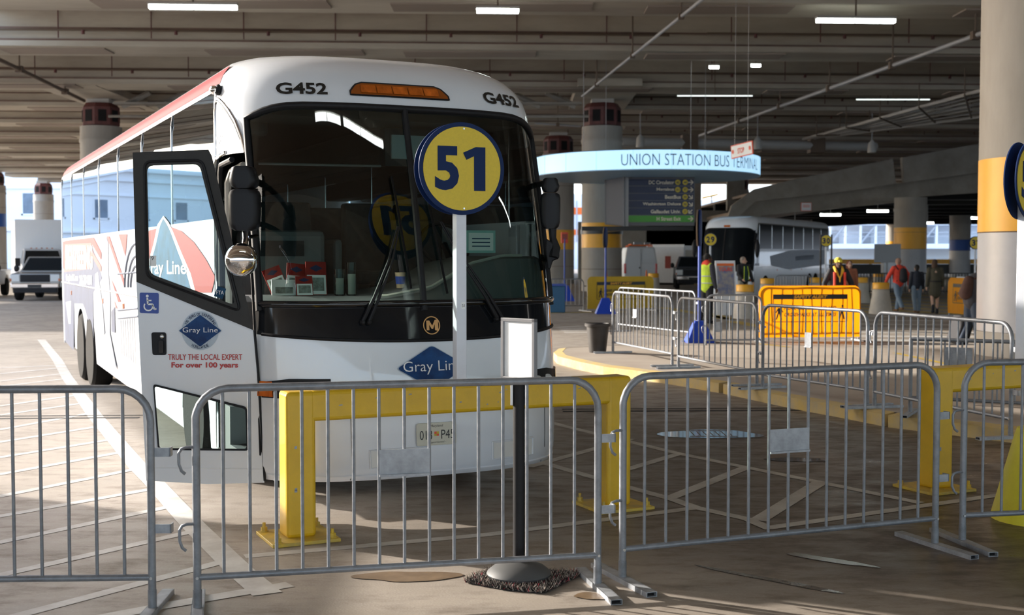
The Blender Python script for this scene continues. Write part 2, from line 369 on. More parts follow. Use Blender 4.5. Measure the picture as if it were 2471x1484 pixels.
# ---------------------------------------------------------------- floor and paint
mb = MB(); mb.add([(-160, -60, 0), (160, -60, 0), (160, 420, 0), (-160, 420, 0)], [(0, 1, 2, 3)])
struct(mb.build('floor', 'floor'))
def strip(mb, pts, wd, z=0.004, mi=0):
    P = [G(*p) for p in pts]
    for a, b in zip(P, P[1:]):
        z += .0009; d = (b - a).normalized(); nn = Vector((-d.y, d.x, 0)) * wd / 2; e = d * wd * 0.25
        mb.add([(p.x, p.y, z * .35) for p in (a - nn - e, b - nn + e, b + nn + e, a + nn - e)], [(0, 1, 2, 3)], mi)
mb = MB()
strip(mb, [(100, 820), (138, 868), (163, 912), (228, 1002), (338, 1132), (372, 1165), (468, 1270), (586, 1385), (640, 1430)], 0.17)
for a, b in [((0, 888), (138, 882)), ((0, 902), (142, 888)), ((0, 920), (150, 902)), ((0, 933), (158, 914)), ((0, 980), (191, 953)), ((0, 1002), (201, 973)),
             ((0, 1037), (226, 996)), ((0, 1067), (246, 1028)), ((0, 1104), (268, 1061)), ((0, 1145), (301, 1090)), ((0, 1198), (338, 1130)),
             ((0, 1246), (386, 1177)), ((0, 1309), (423, 1220)), ((-60, 1402), (464, 1283)), ((20, 1492), (560, 1350))]:
    strip(mb, [a, b], 0.095, 0.006)
strip(mb, [(200, 1500), (400, 1462), (688, 1413)], 0.12, 0.008)
strip(mb, [(600, 1342), (950, 1311), (1180, 1290), (1517, 1247), (1664, 1228)], 0.10)
strip(mb, [(1250, 1100), (1519, 1177), (1622, 1205), (1681, 1226), (1803, 1253), (1857, 1276)], 0.10, 0.006)
strip(mb, [(1300, 1010), (1360, 1028), (1519, 1066), (1639, 1095), (1794, 1127), (1963, 1161), (2215, 1213)], 0.10)
strip(mb, [(1857, 1274), (2236, 1220), (2404, 1196), (2500, 1184)], 0.10, 0.008)
strip(mb, [(1280, 1126), (1519, 1060)], 0.10, 0.008); strip(mb, [(1440, 1155), (1630, 1098)], 0.10, 0.008)
strip(mb, [(1622, 1200), (1799, 1129)], 0.11, 0.008); strip(mb, [(1832, 1255), (1975, 1167)], 0.13, 0.01)
# numerals stencilled on the roadway beyond the coach
for k in range(4): strip(mb, [(1345 + k * 8, 790 + k * 4), (1402 + k * 4, 787 + k * 5)], 0.32, 0.006)
struct(mb.build('road_markings', 'line'))
mb = MB()
for k in range(9):       # zebra crossing behind the island
    y = 763 + k * 9.5; strip(mb, [(2040 + max(0, 60 - k * 12), y), (2420, y + 3)], 0.10 + 0.42 * ((795 / y) ** 3), 0.005)
struct(mb.build('crosswalk_markings', 'line'))
mb = MB()
for k in range(7): strip(mb, [(2060, 705 + k * 7.6), (2420, 722 + k * 8.5)], 0.5, 0.004)
for a, b in [((1290, 756), (1500, 752)), ((1600, 742), (1760, 770)), ((1760, 770), (1690, 752)), ((1770, 776), (1900, 800)), ((1640, 682), (1700, 690))]: strip(mb, [a, b], 0.45, 0.006)
struct(mb.build('yellow_floor_markings', 'liney'))
mb = MB()
for xs, y in (((-100, 335), 1009), ((1358, 1960), 991)):
    a = G(xs[0], y + 2); b = G(xs[1], y - 1)
    for dy, wd in ((0.0, 0.05), (0.22, 0.03)):
        mb.add([(a.x, a.y + dy - wd, 0.003), (b.x, b.y + dy - wd, 0.003), (b.x, b.y + dy + wd, 0.003), (a.x, a.y + dy + wd, 0.003)], [(0, 1, 2, 3)])
struct(mb.build('floor_expansion_joint', 'void'))
# puddles
M['water'] = mat('puddle_water', (0.10, 0.09, 0.085), 0.10)
M['wet'] = mat('wet_trickle', (0.14, 0.12, 0.10), 0.22, col2=(0.10, 0.085, 0.07), scale=12)
M['damp'] = mat('damp_patch', (0.22, 0.15, 0.09), 0.35, col2=(0.13, 0.085, 0.05), scale=9)
def puddle(c, a, b, label, m='water', seed=1, n=46, grate=False, rot=0.0):
    rnd = random.Random(seed); p = G(*c); pts = []
    ph = [rnd.uniform(0, 6.28) for _ in range(5)]
    for k in range(n):
        t = 2 * PI * k / n; r = 1 + sum(0.16 / (j + 1) * math.sin((j + 2) * t + ph[j]) for j in range(5))
        x, y = a * r * math.cos(t), b * r * math.sin(t)
        pts.append((x * math.cos(rot) - y * math.sin(rot), x * math.sin(rot) + y * math.cos(rot), 0))
    o = MB().add(pts, [tuple(range(n))]).build('puddle', m, loc=(p.x, p.y, 0.0045))
    tag(o, label, 'puddle'); o['kind'] = 'thing'; return o
puddle((1712, 1048), 0.46, 0.36, 'oval puddle over the floor drain between the right barrier and the curb', seed=3)
puddle((1920, 1110), 0.30, 0.10, 'small thin puddle in front of the drain puddle', seed=5)
g = thing('floor_drain', 'square metal floor drain grate standing in the oval puddle', 'drain', (G(1715, 1047).x, G(1715, 1047).y, 0.0))
mb = MB(); mb.bb(-.25, .25, -.22, -.19, 0, .006); mb.bb(-.25, .25, .19, .22, 0, .006)
for k in range(7): mb.bb(-.2 + k * .066, -.19 + k * .066, -.15, .15, 0, .006)
mb.build('grate', 'pipered', g)
puddle((985, 1392), 0.27, 0.13, 'brown damp patch on the floor left of the shaggy mat', 'damp', 8)
puddle((1430, 1440), 0.10, 0.07, 'small brown damp stain beside the two barrier feet', 'damp', 9)
puddle((1860, 1400), 0.45, 0.035, 'long thin trickle of water in front of the second barrier', 'wet', 14, rot=-0.72)
puddle((2000, 1352), 0.30, 0.05, 'short trickle of water just behind the long trickle', 'wet', 15, rot=-0.7)

# ---------------------------------------------------------------- raised island with the yellow curb
near = [G(1345, 878), G(1400, 893), G(1456, 905), G(1540, 916), G(1632, 930), G(1745, 950), G(1925, 989), G(2039, 1010), G(2143, 1031), G(2437, 1068)]
near += [Vector((6.3, 10.3, 0)), Vector((8.5, 6.0, 0))]
tip = [G(1348, 858), G(1336, 868)]
outer = [tuple(p.xy) for p in [Vector((13, 24.2, 0)), Vector((4, 24.2, 0)), Vector((1.7, 24.0, 0))] + tip + near] + [(13, 6)]
N = len(outer)
def inset(poly, d):
    out = []
    for i in range(len(poly)):
        p = Vector(poly[i]); a = (p - Vector(poly[i - 1])).normalized(); b = (Vector(poly[(i + 1) % len(poly)]) - p).normalized()
        n_ = (Vector((-a.y, a.x)) + Vector((-b.y, b.x))); n_.normalize(); out.append(tuple(p + n_ * d))
    return out
inn = inset(outer, 0.16)
mb = MB(); mb.add([(x, y, 0.15) for x, y in inn], [tuple(range(N))])
struct(mb.build('island_floor', 'walk'))
# curb stones, each length separated by a gap
segs = list(range(2, N - 1)); mb = MB()
for i in range(1, N - 1):
    a, b, c_, d_ = outer[i], outer[(i + 1) % N], inn[(i + 1) % N], inn[i]
    f = 0.03 if i in (9, 12) else 0.0
    L_ = lambda p, q, t: (p[0] + (q[0] - p[0]) * t, p[1] + (q[1] - p[1]) * t)
    g0, g1 = (0.0, 1.0 - f * 3) if f else (0.0, 1.0)
    A, B, Cc, D = L_(a, b, g0), L_(a, b, g1), L_(d_, c_, g1), L_(d_, c_, g0)
    mb.add([(*A, 0), (*B, 0), (*Cc, 0), (*D, 0), (*A, .135), (*B, .135), (*Cc, .153), (*D, .153)], [(0, 1, 5, 4), (1, 2, 6, 5), (2, 3, 7, 6), (3, 0, 4, 7), (4, 5, 6, 7)])
struct(mb.build('island_curb_trim', 'curb'))
mb = MB()
for a, b in [((1830, 830), (1905, 838)), ((2160, 852), (2290, 880))]:
    P = [G(*a, 0.15), G(*b, 0.15)]; d = (P[1] - P[0]).normalized(); nn = Vector((-d.y, d.x, 0)) * 0.06
    mb.add([(p.x, p.y, 0.156) for p in (P[0] - nn, P[1] - nn, P[1] + nn, P[0] + nn)], [(0, 1, 2, 3)])
struct(mb.build('island_yellow_markings', 'liney'))

# ---------------------------------------------------------------- ceiling
BZ, SZ = 10.4, 11.8
def lx(y): return -10.0 if y < 28 else -26.0 if y < 40 else -0.418 * y - 0.15
mb = MB(); P = [(-60, -48), (110, -48), (110, 152), (-54.3, 152), (-54.3, 50), (lx(50), 50), (lx(40.8), 40.8), (-26, 40.8), (-26, 28), (-10, 28), (-10, 11), (-60, 11)]
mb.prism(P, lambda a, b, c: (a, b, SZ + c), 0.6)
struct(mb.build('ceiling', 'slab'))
ys = [-40, -29, -18, -7.5, 3, 13.5, 24, 33.5, 42.5, 52.3, 63.2, 72.5, 81.5, 90, 99, 108, 117, 126, 135, 144]
for i, y in enumerate(ys):
    mb = MB(); rnd = random.Random(i)
    prof = [(-1.45, SZ), (-1.28, BZ + 0.75), (-1.28, BZ + .70), (-1.16, BZ + .68), (-1.16, BZ + .30), (-1.24, BZ + .27), (-1.24, BZ + .02), (-1.1, BZ), (1.1, BZ), (1.24, BZ + .02), (1.24, BZ + .27), (1.16, BZ + .3), (1.16, BZ + .68), (1.28, BZ + .75), (1.45, SZ)]
    x0 = (-60 if y < 11 else lx(y) if y < 50 else -54); x1 = 108; sl = 0.05; 
    mb.prism(prof, lambda a, b, c: (x0 + c, y + a + sl * (x0 + c), b), x1 - x0)
    for zz, yy in ((BZ + .70, -1.30), (BZ + .24, -1.25)): mb.prism([(yy, zz), (yy + .05, zz), (yy + .05, zz + .07), (yy, zz + .07)], lambda a, b, c: (x0 + c, y + a + sl * (x0 + c), b), x1 - x0, 1)
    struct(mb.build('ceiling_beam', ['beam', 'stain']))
    # shallow pockets and hung plates in the beam underside
    mb = MB(); x = x0 + 3 + rnd.uniform(0, 4)
    while x < 60:
        l = rnd.uniform(4, 8); mb.bb(x, x + l, y + sl * x - .75, y + sl * x + .55, BZ - .05, BZ + .02); x += l + rnd.uniform(1.5, 6)
    if 30 < y < 120: struct(mb.build('ceiling_trim', 'slab'))
# sprinkler lines that run along the beams
for k, (y, xa, xb) in enumerate([(50.9, -23, 6.5), (50.4, 8, 36), (61.6, -28, 3.5), (61.4, 9, 45), (70.6, 6, 50), (79.5, 4, 60), (88, 3, 60), (41, 12, 30)]):
    o = thing('sprinkler_pipe', ['thin sprinkler line along the nearest full beam, left half', 'thin sprinkler line along the nearest full beam, right half', 'thin sprinkler line on the beam above the left column', 'thin sprinkler line on the beam above the directory column', 'sprinkler line just above the round lit sign', 'sprinkler line behind the round lit sign', 'far sprinkler line deep under the ceiling', 'sprinkler line at the top right near the tube light'][k], 'pipe')
    mb = MB(); mb.cyl((xa, y + .05 * xa - .1, BZ + .62), (xb, y + .05 * xb - .1, BZ + .62), 0.045, 8); mb.build('main_tube', 'pipered', o, True)
    x = xa + 1
    while x < xb - .5: MB().cyl((x, y + .05 * x - .1, BZ + .3), (x, y + .05 * x - .1, SZ), 0.025, 6).build('hanger', 'rust', o); MB().cyl((x + 1, y + .05 * x - .1, BZ + .45), (x + 1, y + .05 * x - .1, BZ + .6), 0.07, 6).build('sprinkler_head', 'rust', o); x += 3.7
def pipe3(a, b, r, label, m='pipe', hang=6, collar=True, name='ceiling_pipe'):
    o = thing(name, label, 'pipe', a); b = Vector(b) - Vector(a); 
    MB().cyl((0, 0, 0), b, r, 10).build('main_tube', m, o, True)
    n = max(1, int(b.length / hang))
    for k in range(n):
        mb = MB(); p = b * ((k + .5) / n); mb.cyl(p, (p.x, p.y, ceil_z(p.x + a[0], p.y + a[1]) - a[2]), 0.035, 6); mb.box(p, (r * 3.2, r * 3.2, r * 3.2)); mb.build('hanger', 'pipered', o)
    return o
def ceil_z(x, y):
    for q in ys:
        if abs(y - q - .05 * x) < 1.25: return BZ
    return SZ
def upto(px, py, z): d = ray(px, py); t = (z - CAMH) / d.z; return Vector((d.x * t, d.y * t, z))
pipe3(upto(2480, 40, 9.6), upto(1672, 333, 9.6), 0.09, 'long grey pipe running diagonally from the top right corner towards the round sign')
pipe3(upto(1720, -22, 10.0), upto(1405, 232, 9.7), 0.06, 'thin straight conduit slanting down from the top edge to the directory column')
pipe3(upto(-20, 135, 10.1), upto(203, 243, 10.1), 0.09, 'dark pipe slanting from the left edge to the left column top', 'pipered')
pipe3(AT(1498, 342, 74), AT(2112, 354, 82), 0.30, 'thick pale drain pipe running level above the round lit sign', 'pipew', 9)
pipe3(AT(1290, 297, 70), AT(1402, 305, 70), 0.06, 'short level pipe left of the directory column')
for k, (px, py) in enumerate([(1545, 345), (1828, 350), (2104, 358)]):
    o = thing('floodlight', ['small round floodlight at the left end of the pale pipe', 'small round floodlight beside the stop sign', 'small round floodlight at the right end of the pale pipe'][k], 'light', AT(px, py, 73))
    MB().lathe([(.05, .5), (.22, .3), (.26, -.2), (.24, -.26), (0, -.26)], n=16).build('housing', 'pipew', o, True)
    MB().cyl((0, 0, .4), (0, 0, ceil_z(*o.location.xy) - .06 - o.location.z), .03, 6).build('stem', 'pipe', o)
# conduit rack at the right
o = thing('conduit_rack', 'hanging rack of parallel grey conduits fanning out at the upper right', 'pipes')
for k in range(7):
    a = upto(1938 + k * 9, 336 - k * 1, 9.3 + .0 * k); b = upto(2390, 212 + k * 11, 9.3)
    MB().cyl(a, b, 0.055 if k % 3 else .09, 7).build('conduit', 'pipe' if k % 2 else 'pipew', o, True)
for t in (0.1, .3, .5, .7, .9):
    a = upto(1938, 336, 9.2).lerp(upto(2390, 212, 9.2), t); b = upto(1992, 330, 9.2).lerp(upto(2390, 278, 9.2), t)
    mb = MB(); mb.cyl(a, b, .05, 6); mb.cyl(a, (a.x, a.y, BZ), .03, 6); mb.cyl(b, (b.x, b.y, BZ), .03, 6); mb.build('support_bar', 'pipered', o)

M['tubefar'] = mat('dim_tube', (1, 1, 1), .5, emit=(.9, 1, .95), es=1.3)
# fluorescent fixtures
def fluor(p, L, label, rotz=0.05, group=None, n=2, w_=.3):
    o = thing('fluorescent_light', label, 'ceiling light', p, rotz, group)
    mb = MB(); mb.bb(-L / 2, L / 2, -w_ / 2, w_ / 2, .04, .12); mb.build('housing', 'fixture', o, bevel=.01)
    for k in range(n):
        x0 = -L / 2 + k * L / n + .03; x1 = x0 + L / n - .06
        mb = MB(); mb.prism(rrect(w_ * .85, .13, .055, 4), lambda a, b, c: (x0 + c, a, b - .02), x1 - x0); mb.build('tube_cover', 'tube', o, True)
    MB().cyl((0, 0, .1), (0, 0, ceil_z(p[0], p[1]) - p[2] - .012), .03, 6).build('stem', 'pipered', o)
    return o
for px, py, L, n, lab in [(466, 16, 2.8, 2, 'double fluorescent light at the top left, above the coach'), (1201, 25, 1.4, 1, 'single fluorescent light at the top centre'), (2065, 49, 2.7, 2, 'double fluorescent light at the top right')]:
    fluor(upto(px, py, 9.8), L, lab, n=n)
fluor((4.25, 2.25, 9.8), 3.2, 'fluorescent light mirrored in the upper part of the windshield', 0.32, w_=.16)
fluor((1.0, 1.15, 9.8), 3.2, 'fluorescent light overhead, mirrored at the left end of the windshield streak', 0.32, w_=.16)
fluor((18.0, 9.0, 9.8), 6.5, 'fluorescent light mirrored in the lower right of the windshield', 0.3)
for px, py, Y, L, lab in [(1723, 161, 55, .7, 'tiny pale ceiling lamp, left of the two above the stop sign'), (1824, 157, 55, .7, 'tiny pale ceiling lamp, right of the two above the stop sign')]:
    o = fluor(AT(px, py, Y), L * .7, lab, n=1, w_=.1)
for px, py, lab in [(1725, 231, 'distant tube light glowing along a beam left of the diagonal pipe'), (2155, 240, 'distant tube light glowing along a beam right of the diagonal pipe')]:
    p = upto(px, py, 10.0); o = thing('fluorescent_light', lab, 'ceiling light', p); MB().bb(-1.9, 1.9, -.06, .06, .02, .06).build('housing', 'fixture', o); MB().cyl((-1.9, 0, 0), (1.9, 0, 0), .035, 8).build('tube_cover', 'tubefar', o, True); MB().cyl((0, 0, .05), (0, 0, ceil_z(p.x, p.y) - p.z), .02, 6).build('stem', 'pipered', o)
for px, py, Y, L, lab in [(2004, 518, 84, 1.35, 'bright tube light under the ramp, nearer the middle'), (2118, 509, 84, 1.4, 'bright tube light under the ramp left of the yellow-banded column'), (1918, 541, 84, 1.1, 'small tube light above the far coach roof'), (2238, 538, 95, .9, 'small tube light just right of the yellow-banded column'), (2365, 526, 90, 1.2, 'small tube light at the edge of the near column')]:
    p = AT(px, py, Y); o = thing('fluorescent_light', lab, 'ceiling light', p)
    MB().bb(-L / 2, L / 2, -.15, .15, .06, .14).build('housing', 'fixture', o)
    mb = MB(); mb.prism(rrect(.30, .17, .07, 4), lambda a, b, c: (-L / 2 + c, a, b), L); mb.build('tube_cover', 'tube', o, True)
    MB().cyl((0, 0, .1), (0, 0, 6.52 - p.z), .02, 6).build('stem', 'pipe', o)

# ---------------------------------------------------------------- columns
def column(x, y, label, band='bandy', r=1.1, zt=8.9, zb=2.35, zh=1.35, low='colc', cap=True, bz=BZ, n=48, base=0.0):
    o = thing('concrete_column', label, 'column', (x, y, base))
    MB().lathe([(r, -base + base), (r, zb)], n=n).build('lower_shaft', low, o, True)
    MB().lathe([(r + .006, zb), (r + .006, zb + zh)], n=n).build('painted_band', band, o, True)
    MB().lathe([(r, zb + zh), (r, zt - .9), (r + .04, zt - .85), (r + .04, zt - .7), (r, zt - .65), (r, zt)], n=n).build('upper_shaft', 'colc', o, True)
    mb = MB()
    for z in (zb + .0 if low != 'colc' else 1.2, zt - 2.2): mb.tube([(math.cos(2 * PI * k / n) * (r + .002), math.sin(2 * PI * k / n) * (r + .002), z) for k in range(n)], .012, 4, True)
    mb.build('joint_ring', 'pipered', o)
    if cap:
        c = MB(); rr = r * .93
        c.lathe([(rr * .8, zt), (rr, zt + .05), (rr, zt + 1.0), (rr * .82, zt + 1.25), (0, zt + 1.25)], n=8)
        k = c.build('capital', 'rust', o)
        mb = MB()
        for q in range(8):
            a = 2 * PI * (q + .5) / 8; d = rr * math.cos(PI / 8) + .0
            mb.box((d * math.cos(a), d * math.sin(a), zt + .55), (.06, rr * .42, .62), (0, 0, a))
        mb.build('opening', 'void', k)
        mb = MB(); mb.bb(-.6, .6, -.5, .5, zt + 1.2, bz - base); mb.build('bearing_block', 'pale', o)
    return o
column(AT(248, 600, 67).x, 67, 'big concrete column with dark red steel top, left behind the coach')
column(AT(1452, 600, 67).x, 67, 'concrete column with yellow band that carries the round lit sign')
column(AT(1347, 600, 85).x, 85, 'concrete column with yellow band seen between the coach and the directory column')
column(9.42, 21.7, 'huge near column at the right edge, painted grey with a yellow band', low='colp', r=1.12, zb=2.17, zh=1.28, n=72, cap=False, zt=9.9, base=.15)
MB().lathe([(1.14, 0), (1.14, .42), (1.12, .43)], c=(9.42, 21.7, .15), n=72).build('base_band', 'colc', bpy.data.objects['concrete_column.003'], True).location = (-9.42, -21.7, -.15)
column(AT(2196, 600, 78).x, 78, 'concrete column with yellow band under the ramp joint, behind the walkers', r=1.0, zt=5.6, cap=False, low='colp')
column(AT(2316, 600, 112).x, 112, 'grey column with a blue band between the two bright openings at right', 'bandb', r=.92, zb=2.4, zh=1.0, zt=5.6, cap=False, low='colp')
column(AT(2150, 600, 150).x, 149, 'sunlit far column with yellow band, partly behind the ramp column', r=.9, zt=8.0, cap=False)
column(AT(107, 600, 140).x, 140, 'white sunlit column far left above the pickup', 'colc', r=1.1)
column(AT(-12, 600, 122).x, 122, 'column with blue band at the left edge', 'bandb', r=1.1, zb=4.8, zh=1.3)
column(AT(1786, 600, 130).x, 130, 'dark far column with blue band right of the lit sign', 'bandb', r=.9, zb=5.2, zh=1.6)
# cross girders and inclined struts at the column heads
for cx, cy, s in ((AT(248, 600, 67).x, 67, 1), (AT(1452, 600, 67).x, 67, -1)):
    mb = MB(); mb.bb(cx - 1.6, cx + 1.6, cy - 5.5, cy + 5.5, BZ - .02, BZ + .35); struct(mb.build('ceiling_girder', 'beam'))
    mb = MB()
    for q in (1.5, 3.4): mb.tube([(cx + s * q, cy - 1, 9.9 - q * .0), (cx + s * (q + 1.6), cy - 1.4, BZ + .2)], .16, 4)
    mb.tube([(cx + s * .8, cy - 1.2, 9.35), (cx + s * 5.5, cy - 1.2, 9.35)], .08, 6)
    mb.bb(cx + s * 1.2, cx + s * 5.2, cy - 1.7, cy - .9, 9.95, 10.05)
    struct(mb.build('ceiling_brace', 'conc'))

# ---------------------------------------------------------------- ramp on the right
def at(px, py, Y): p = AT(px, py, Y); return (p.x, p.z)
def ramp(name, pts, Y, th, m='conc'):
    mb = MB(); mb.prism([at(px, py, Y) for px, py in pts], lambda a, b, c: (a, Y + c, b), th); return struct(mb.build(name, m))
RY = 80
ramp('ramp_wall_left', [(1758, 520), (1766, 496), (1821, 456), (1916, 433), (2155, 383), (2162, 443), (2062, 459), (1823, 486), (1786, 519), (1770, 545), (1752, 552)], RY, .5)
ramp('ramp_wall_right', [(2178, 380), (2620, 300), (2620, 372), (2380, 414), (2182, 441)], RY, .5)
ramp('ramp_beam', [(1786, 519), (1823, 486), (2062, 459), (2162, 443), (2640, 372), (2640, 425), (2374, 464), (2221, 474), (2162, 489), (1836, 520), (1815, 555), (1780, 560)], RY + 1.2, .6)
mb = MB(); a = [at(1823, 510, RY), at(2162, 482, RY), at(2640, 415, RY), at(2640, 405, RY), at(2162, 472, RY), at(1823, 500, RY)]
mb.prism(a, lambda x, z, c: (x, RY + 1.8 + c, z), 45); struct(mb.build('ramp_slab', 'slab'))
mb = MB(); mb.bb(18, 108, RY + 2, 150, 6.5, 6.7); struct(mb.build('ceiling_low', 'slab'))
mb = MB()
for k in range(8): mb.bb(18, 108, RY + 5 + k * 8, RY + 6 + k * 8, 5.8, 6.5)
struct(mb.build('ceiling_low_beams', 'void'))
# near-black strip added under the ramp to keep the far right dark
ramp('ramp_shade_strip', [(1960, 548), (2100, 541), (2480, 541), (2480, 523), (2100, 523), (1960, 530)], 128, 1.0, 'void')
# back wall behind the van
mb = MB(); x0, z0 = at(1395, 640, 100); x1, _ = at(1760, 640, 100)
mb.bb(x0, x1, 100, 100.5, 0, at(1500, 535, 100)[1]); mb.bb(at(1560, 500, 100)[0], at(1692, 500, 100)[0], 100, 100.5, 0, at(1600, 440, 100)[1])
mb.bb(at(1692, 510, 100)[0], at(1770, 500, 100)[0], 100, 100.5, 0, at(1730, 508, 100)[1])
mb.bb(at(1758, 510, 100)[0], at(1800, 500, 100)[0], 100.6, 101.2, 0, at(1730, 430, 100)[1])
struct(mb.build('wall_back', 'conc'))
# ---------------------------------------------------------------- world beyond
def facade(x0, x1, Y, h, label, rows, bay=8.0, name='office_building'):
    o = thing(name, label, 'building', ((x0 + x1) / 2, Y, 0)); W = x1 - x0
    MB().bb(-W / 2, W / 2, 0, 12, 0, h).build('wall', 'facade', o)
    mb = MB()
    for z, t, d in ((h - .9, .5, 1.0), (h - 2.6, .25, .5), (5.8, .35, .5), (h - 5.2, .2, .3)): mb.bb(-W / 2 - .5, W / 2 + .5, -d, 0, z, z + t)
    mb.build('cornice', 'facade', o)
    nb = int(W / bay)
    for k in range(min(nb, 24)):
        x = W / 2 - bay * (k + .6)
        for z, hh in rows:
            f = MB(); ww = 1.5
            f.bb(x - ww, x + ww, -.12, 0, z, z + .25); f.bb(x - ww, x + ww, -.12, 0, z + hh, z + hh + .2); f.bb(x - ww, x - ww + .25, -.12, 0, z, z + hh); f.bb(x + ww - .25, x + ww, -.12, 0, z, z + hh)
            fr = f.build('window', 'facade', o)
            g_ = MB(); g_.bb(x - 1.25, x + 1.25, -.06, -.02, z + .2, z + hh); g_.build('pane', 'facadewin', fr)
    return o
fx = AT(155, 500, 190).x
facade(-230, fx + 8, 190, 17.5, 'long white office building with tall windows beyond the left edge of the deck', [(1.2, 3.2), (8.2, 3.4)], 8.2)
# the white multi-storey garage and the rail yard seen under the ramp
gx0 = AT(1930, 600, 210).x; gx1 = AT(2480, 600, 210).x
o = thing('parking_garage', 'bright white steel-framed garage seen under the ramp at right', 'building', (gx0, 210, 0)); W = gx1 - gx0
MB().bb(0, W, 6, 8, 0, 16).build('rear_wall', 'garage', o)
for z in (3.2, 7.2, 10.4, 13.6): MB().bb(-2, W, -.3, 6, z, z + .8).build('floor_deck', 'garage', o)
for k in range(16):
    x = k * W / 15; MB().bb(x - .18, x + .18, 0, .3, 4, 16).build('post', 'garage', o)
    if k % 2 == 0 and k < 15:
        mb = MB(); mb.tube([(x, .1, 4), (x + W / 15, .1, 7.2)], .14, 5); mb.tube([(x, .1, 7.2), (x + W / 15, .1, 10.4)], .1, 5); mb.build('brace', 'garaged', o)
for z in (5.2, 5.9, 8.7, 9.3): MB().bb(0, W, .1, .2, z, z + .12).build('rail', 'garaged', o)
mb = MB()
for k in range(14): mb.bb(k * W / 14 + 1, k * W / 14 + 2.6, 5.6, 5.9, 4.2 + (k % 2) * 4, 6.2 + (k % 2) * 4)
mb.build('recess', 'garaged', o)
o = thing('office_building', 'white blocky building glimpsed left of the far coach above the wall', 'building', (AT(1730, 500, 200).x, 200, 0))
MB().bb(-12, 10, 0, 8, 0, 11).build('wall', 'garage', o); MB().bb(-12, 10, -.2, 0, 5, 5.6).build('cornice', 'garaged', o)
o = thing('crane_boom', 'thin yellow crane boom above the wall left of the far coach', 'crane', AT(1694, 478, 154)); MB().tube([(0, 0, 0), (2.0, 0, .45)], .12, 5).build('boom', 'yel', o)
MB().cyl((1.2, 0, .2), (1.2, 0, -o.location.z), .1, 6).build('mast', 'garaged', o)
o = thing('office_building', 'brick and white building glimpsed between two columns behind the coach', 'building', (AT(1390, 500, 180).x, 180, 0))
mb = MB(); mb.bb(-5, 4, 0, 5, 0, 11); mb.build('wall', 'garage', o)
for k in range(9): MB().bb(-5 + k, -4.8 + k, -.2, 0, 4, 10).build('pilaster', 'garaged', o)
MB().bb(-5, 4, -.1, 0, 8, 9).build('brick_band', 'orange', o); MB().bb(-5, 4, -.1, 0, 5, 5.8).build('brick_band', 'orange', o)
# yellow guard rail and the dark parapet below it
xa, xb = AT(1945, 632, 112).x, AT(2500, 632, 112).x
o = thing('guard_rail', 'long yellow guard rail across the bright opening behind the walkers', 'rail', (xa, 112, 0))
MB().bb(0, xb - xa, 0, .25, 1.18, 1.62).build('rail', 'bandy', o)
MB().bb(0, xb - xa, .1, .3, .35, 1.16).build('kick_panel', 'fence', o)
for k in range(8): MB().bb(k * (xb - xa) / 7 - .1, k * (xb - xa) / 7 + .1, .3, .5, 0, 1.6).build('post', 'fence', o)
xa, xb = AT(1955, 680, 62).x, AT(2420, 680, 62).x
o = thing('picket_fence', 'low black metal picket fence behind the walkers and bollards', 'fence', (xa, 62, 0)); W = xb - xa
mb = MB(); mb.bb(0, W, 0, .05, 1.0, 1.06); mb.bb(0, W, 0, .05, .1, .15); mb.build('rail', 'fence', o)
mb = MB()
for k in range(int(W / .15)): mb.bb(k * .15, k * .15 + .035, 0, .04, 0, 1.0)
mb.build('pickets', 'fence', o)['kind'] = 'stuff'
mb = MB(); mb.bb(58, 109.5, 118, 118.5, 2.4, 6.5); mb.bb(109.5, 110, 20, 118, 2.4, SZ); struct(mb.build('right_reflection_block', 'conc'))  # unseen slabs added to darken the reflections in the far coach windows
# unseen block added out on the left to shade the left foreground
mb = MB(); mb.bb(-13, -8.2, 4.0, 11.9, 0, 2.55); struct(mb.build('left_shade_block', 'conc'))
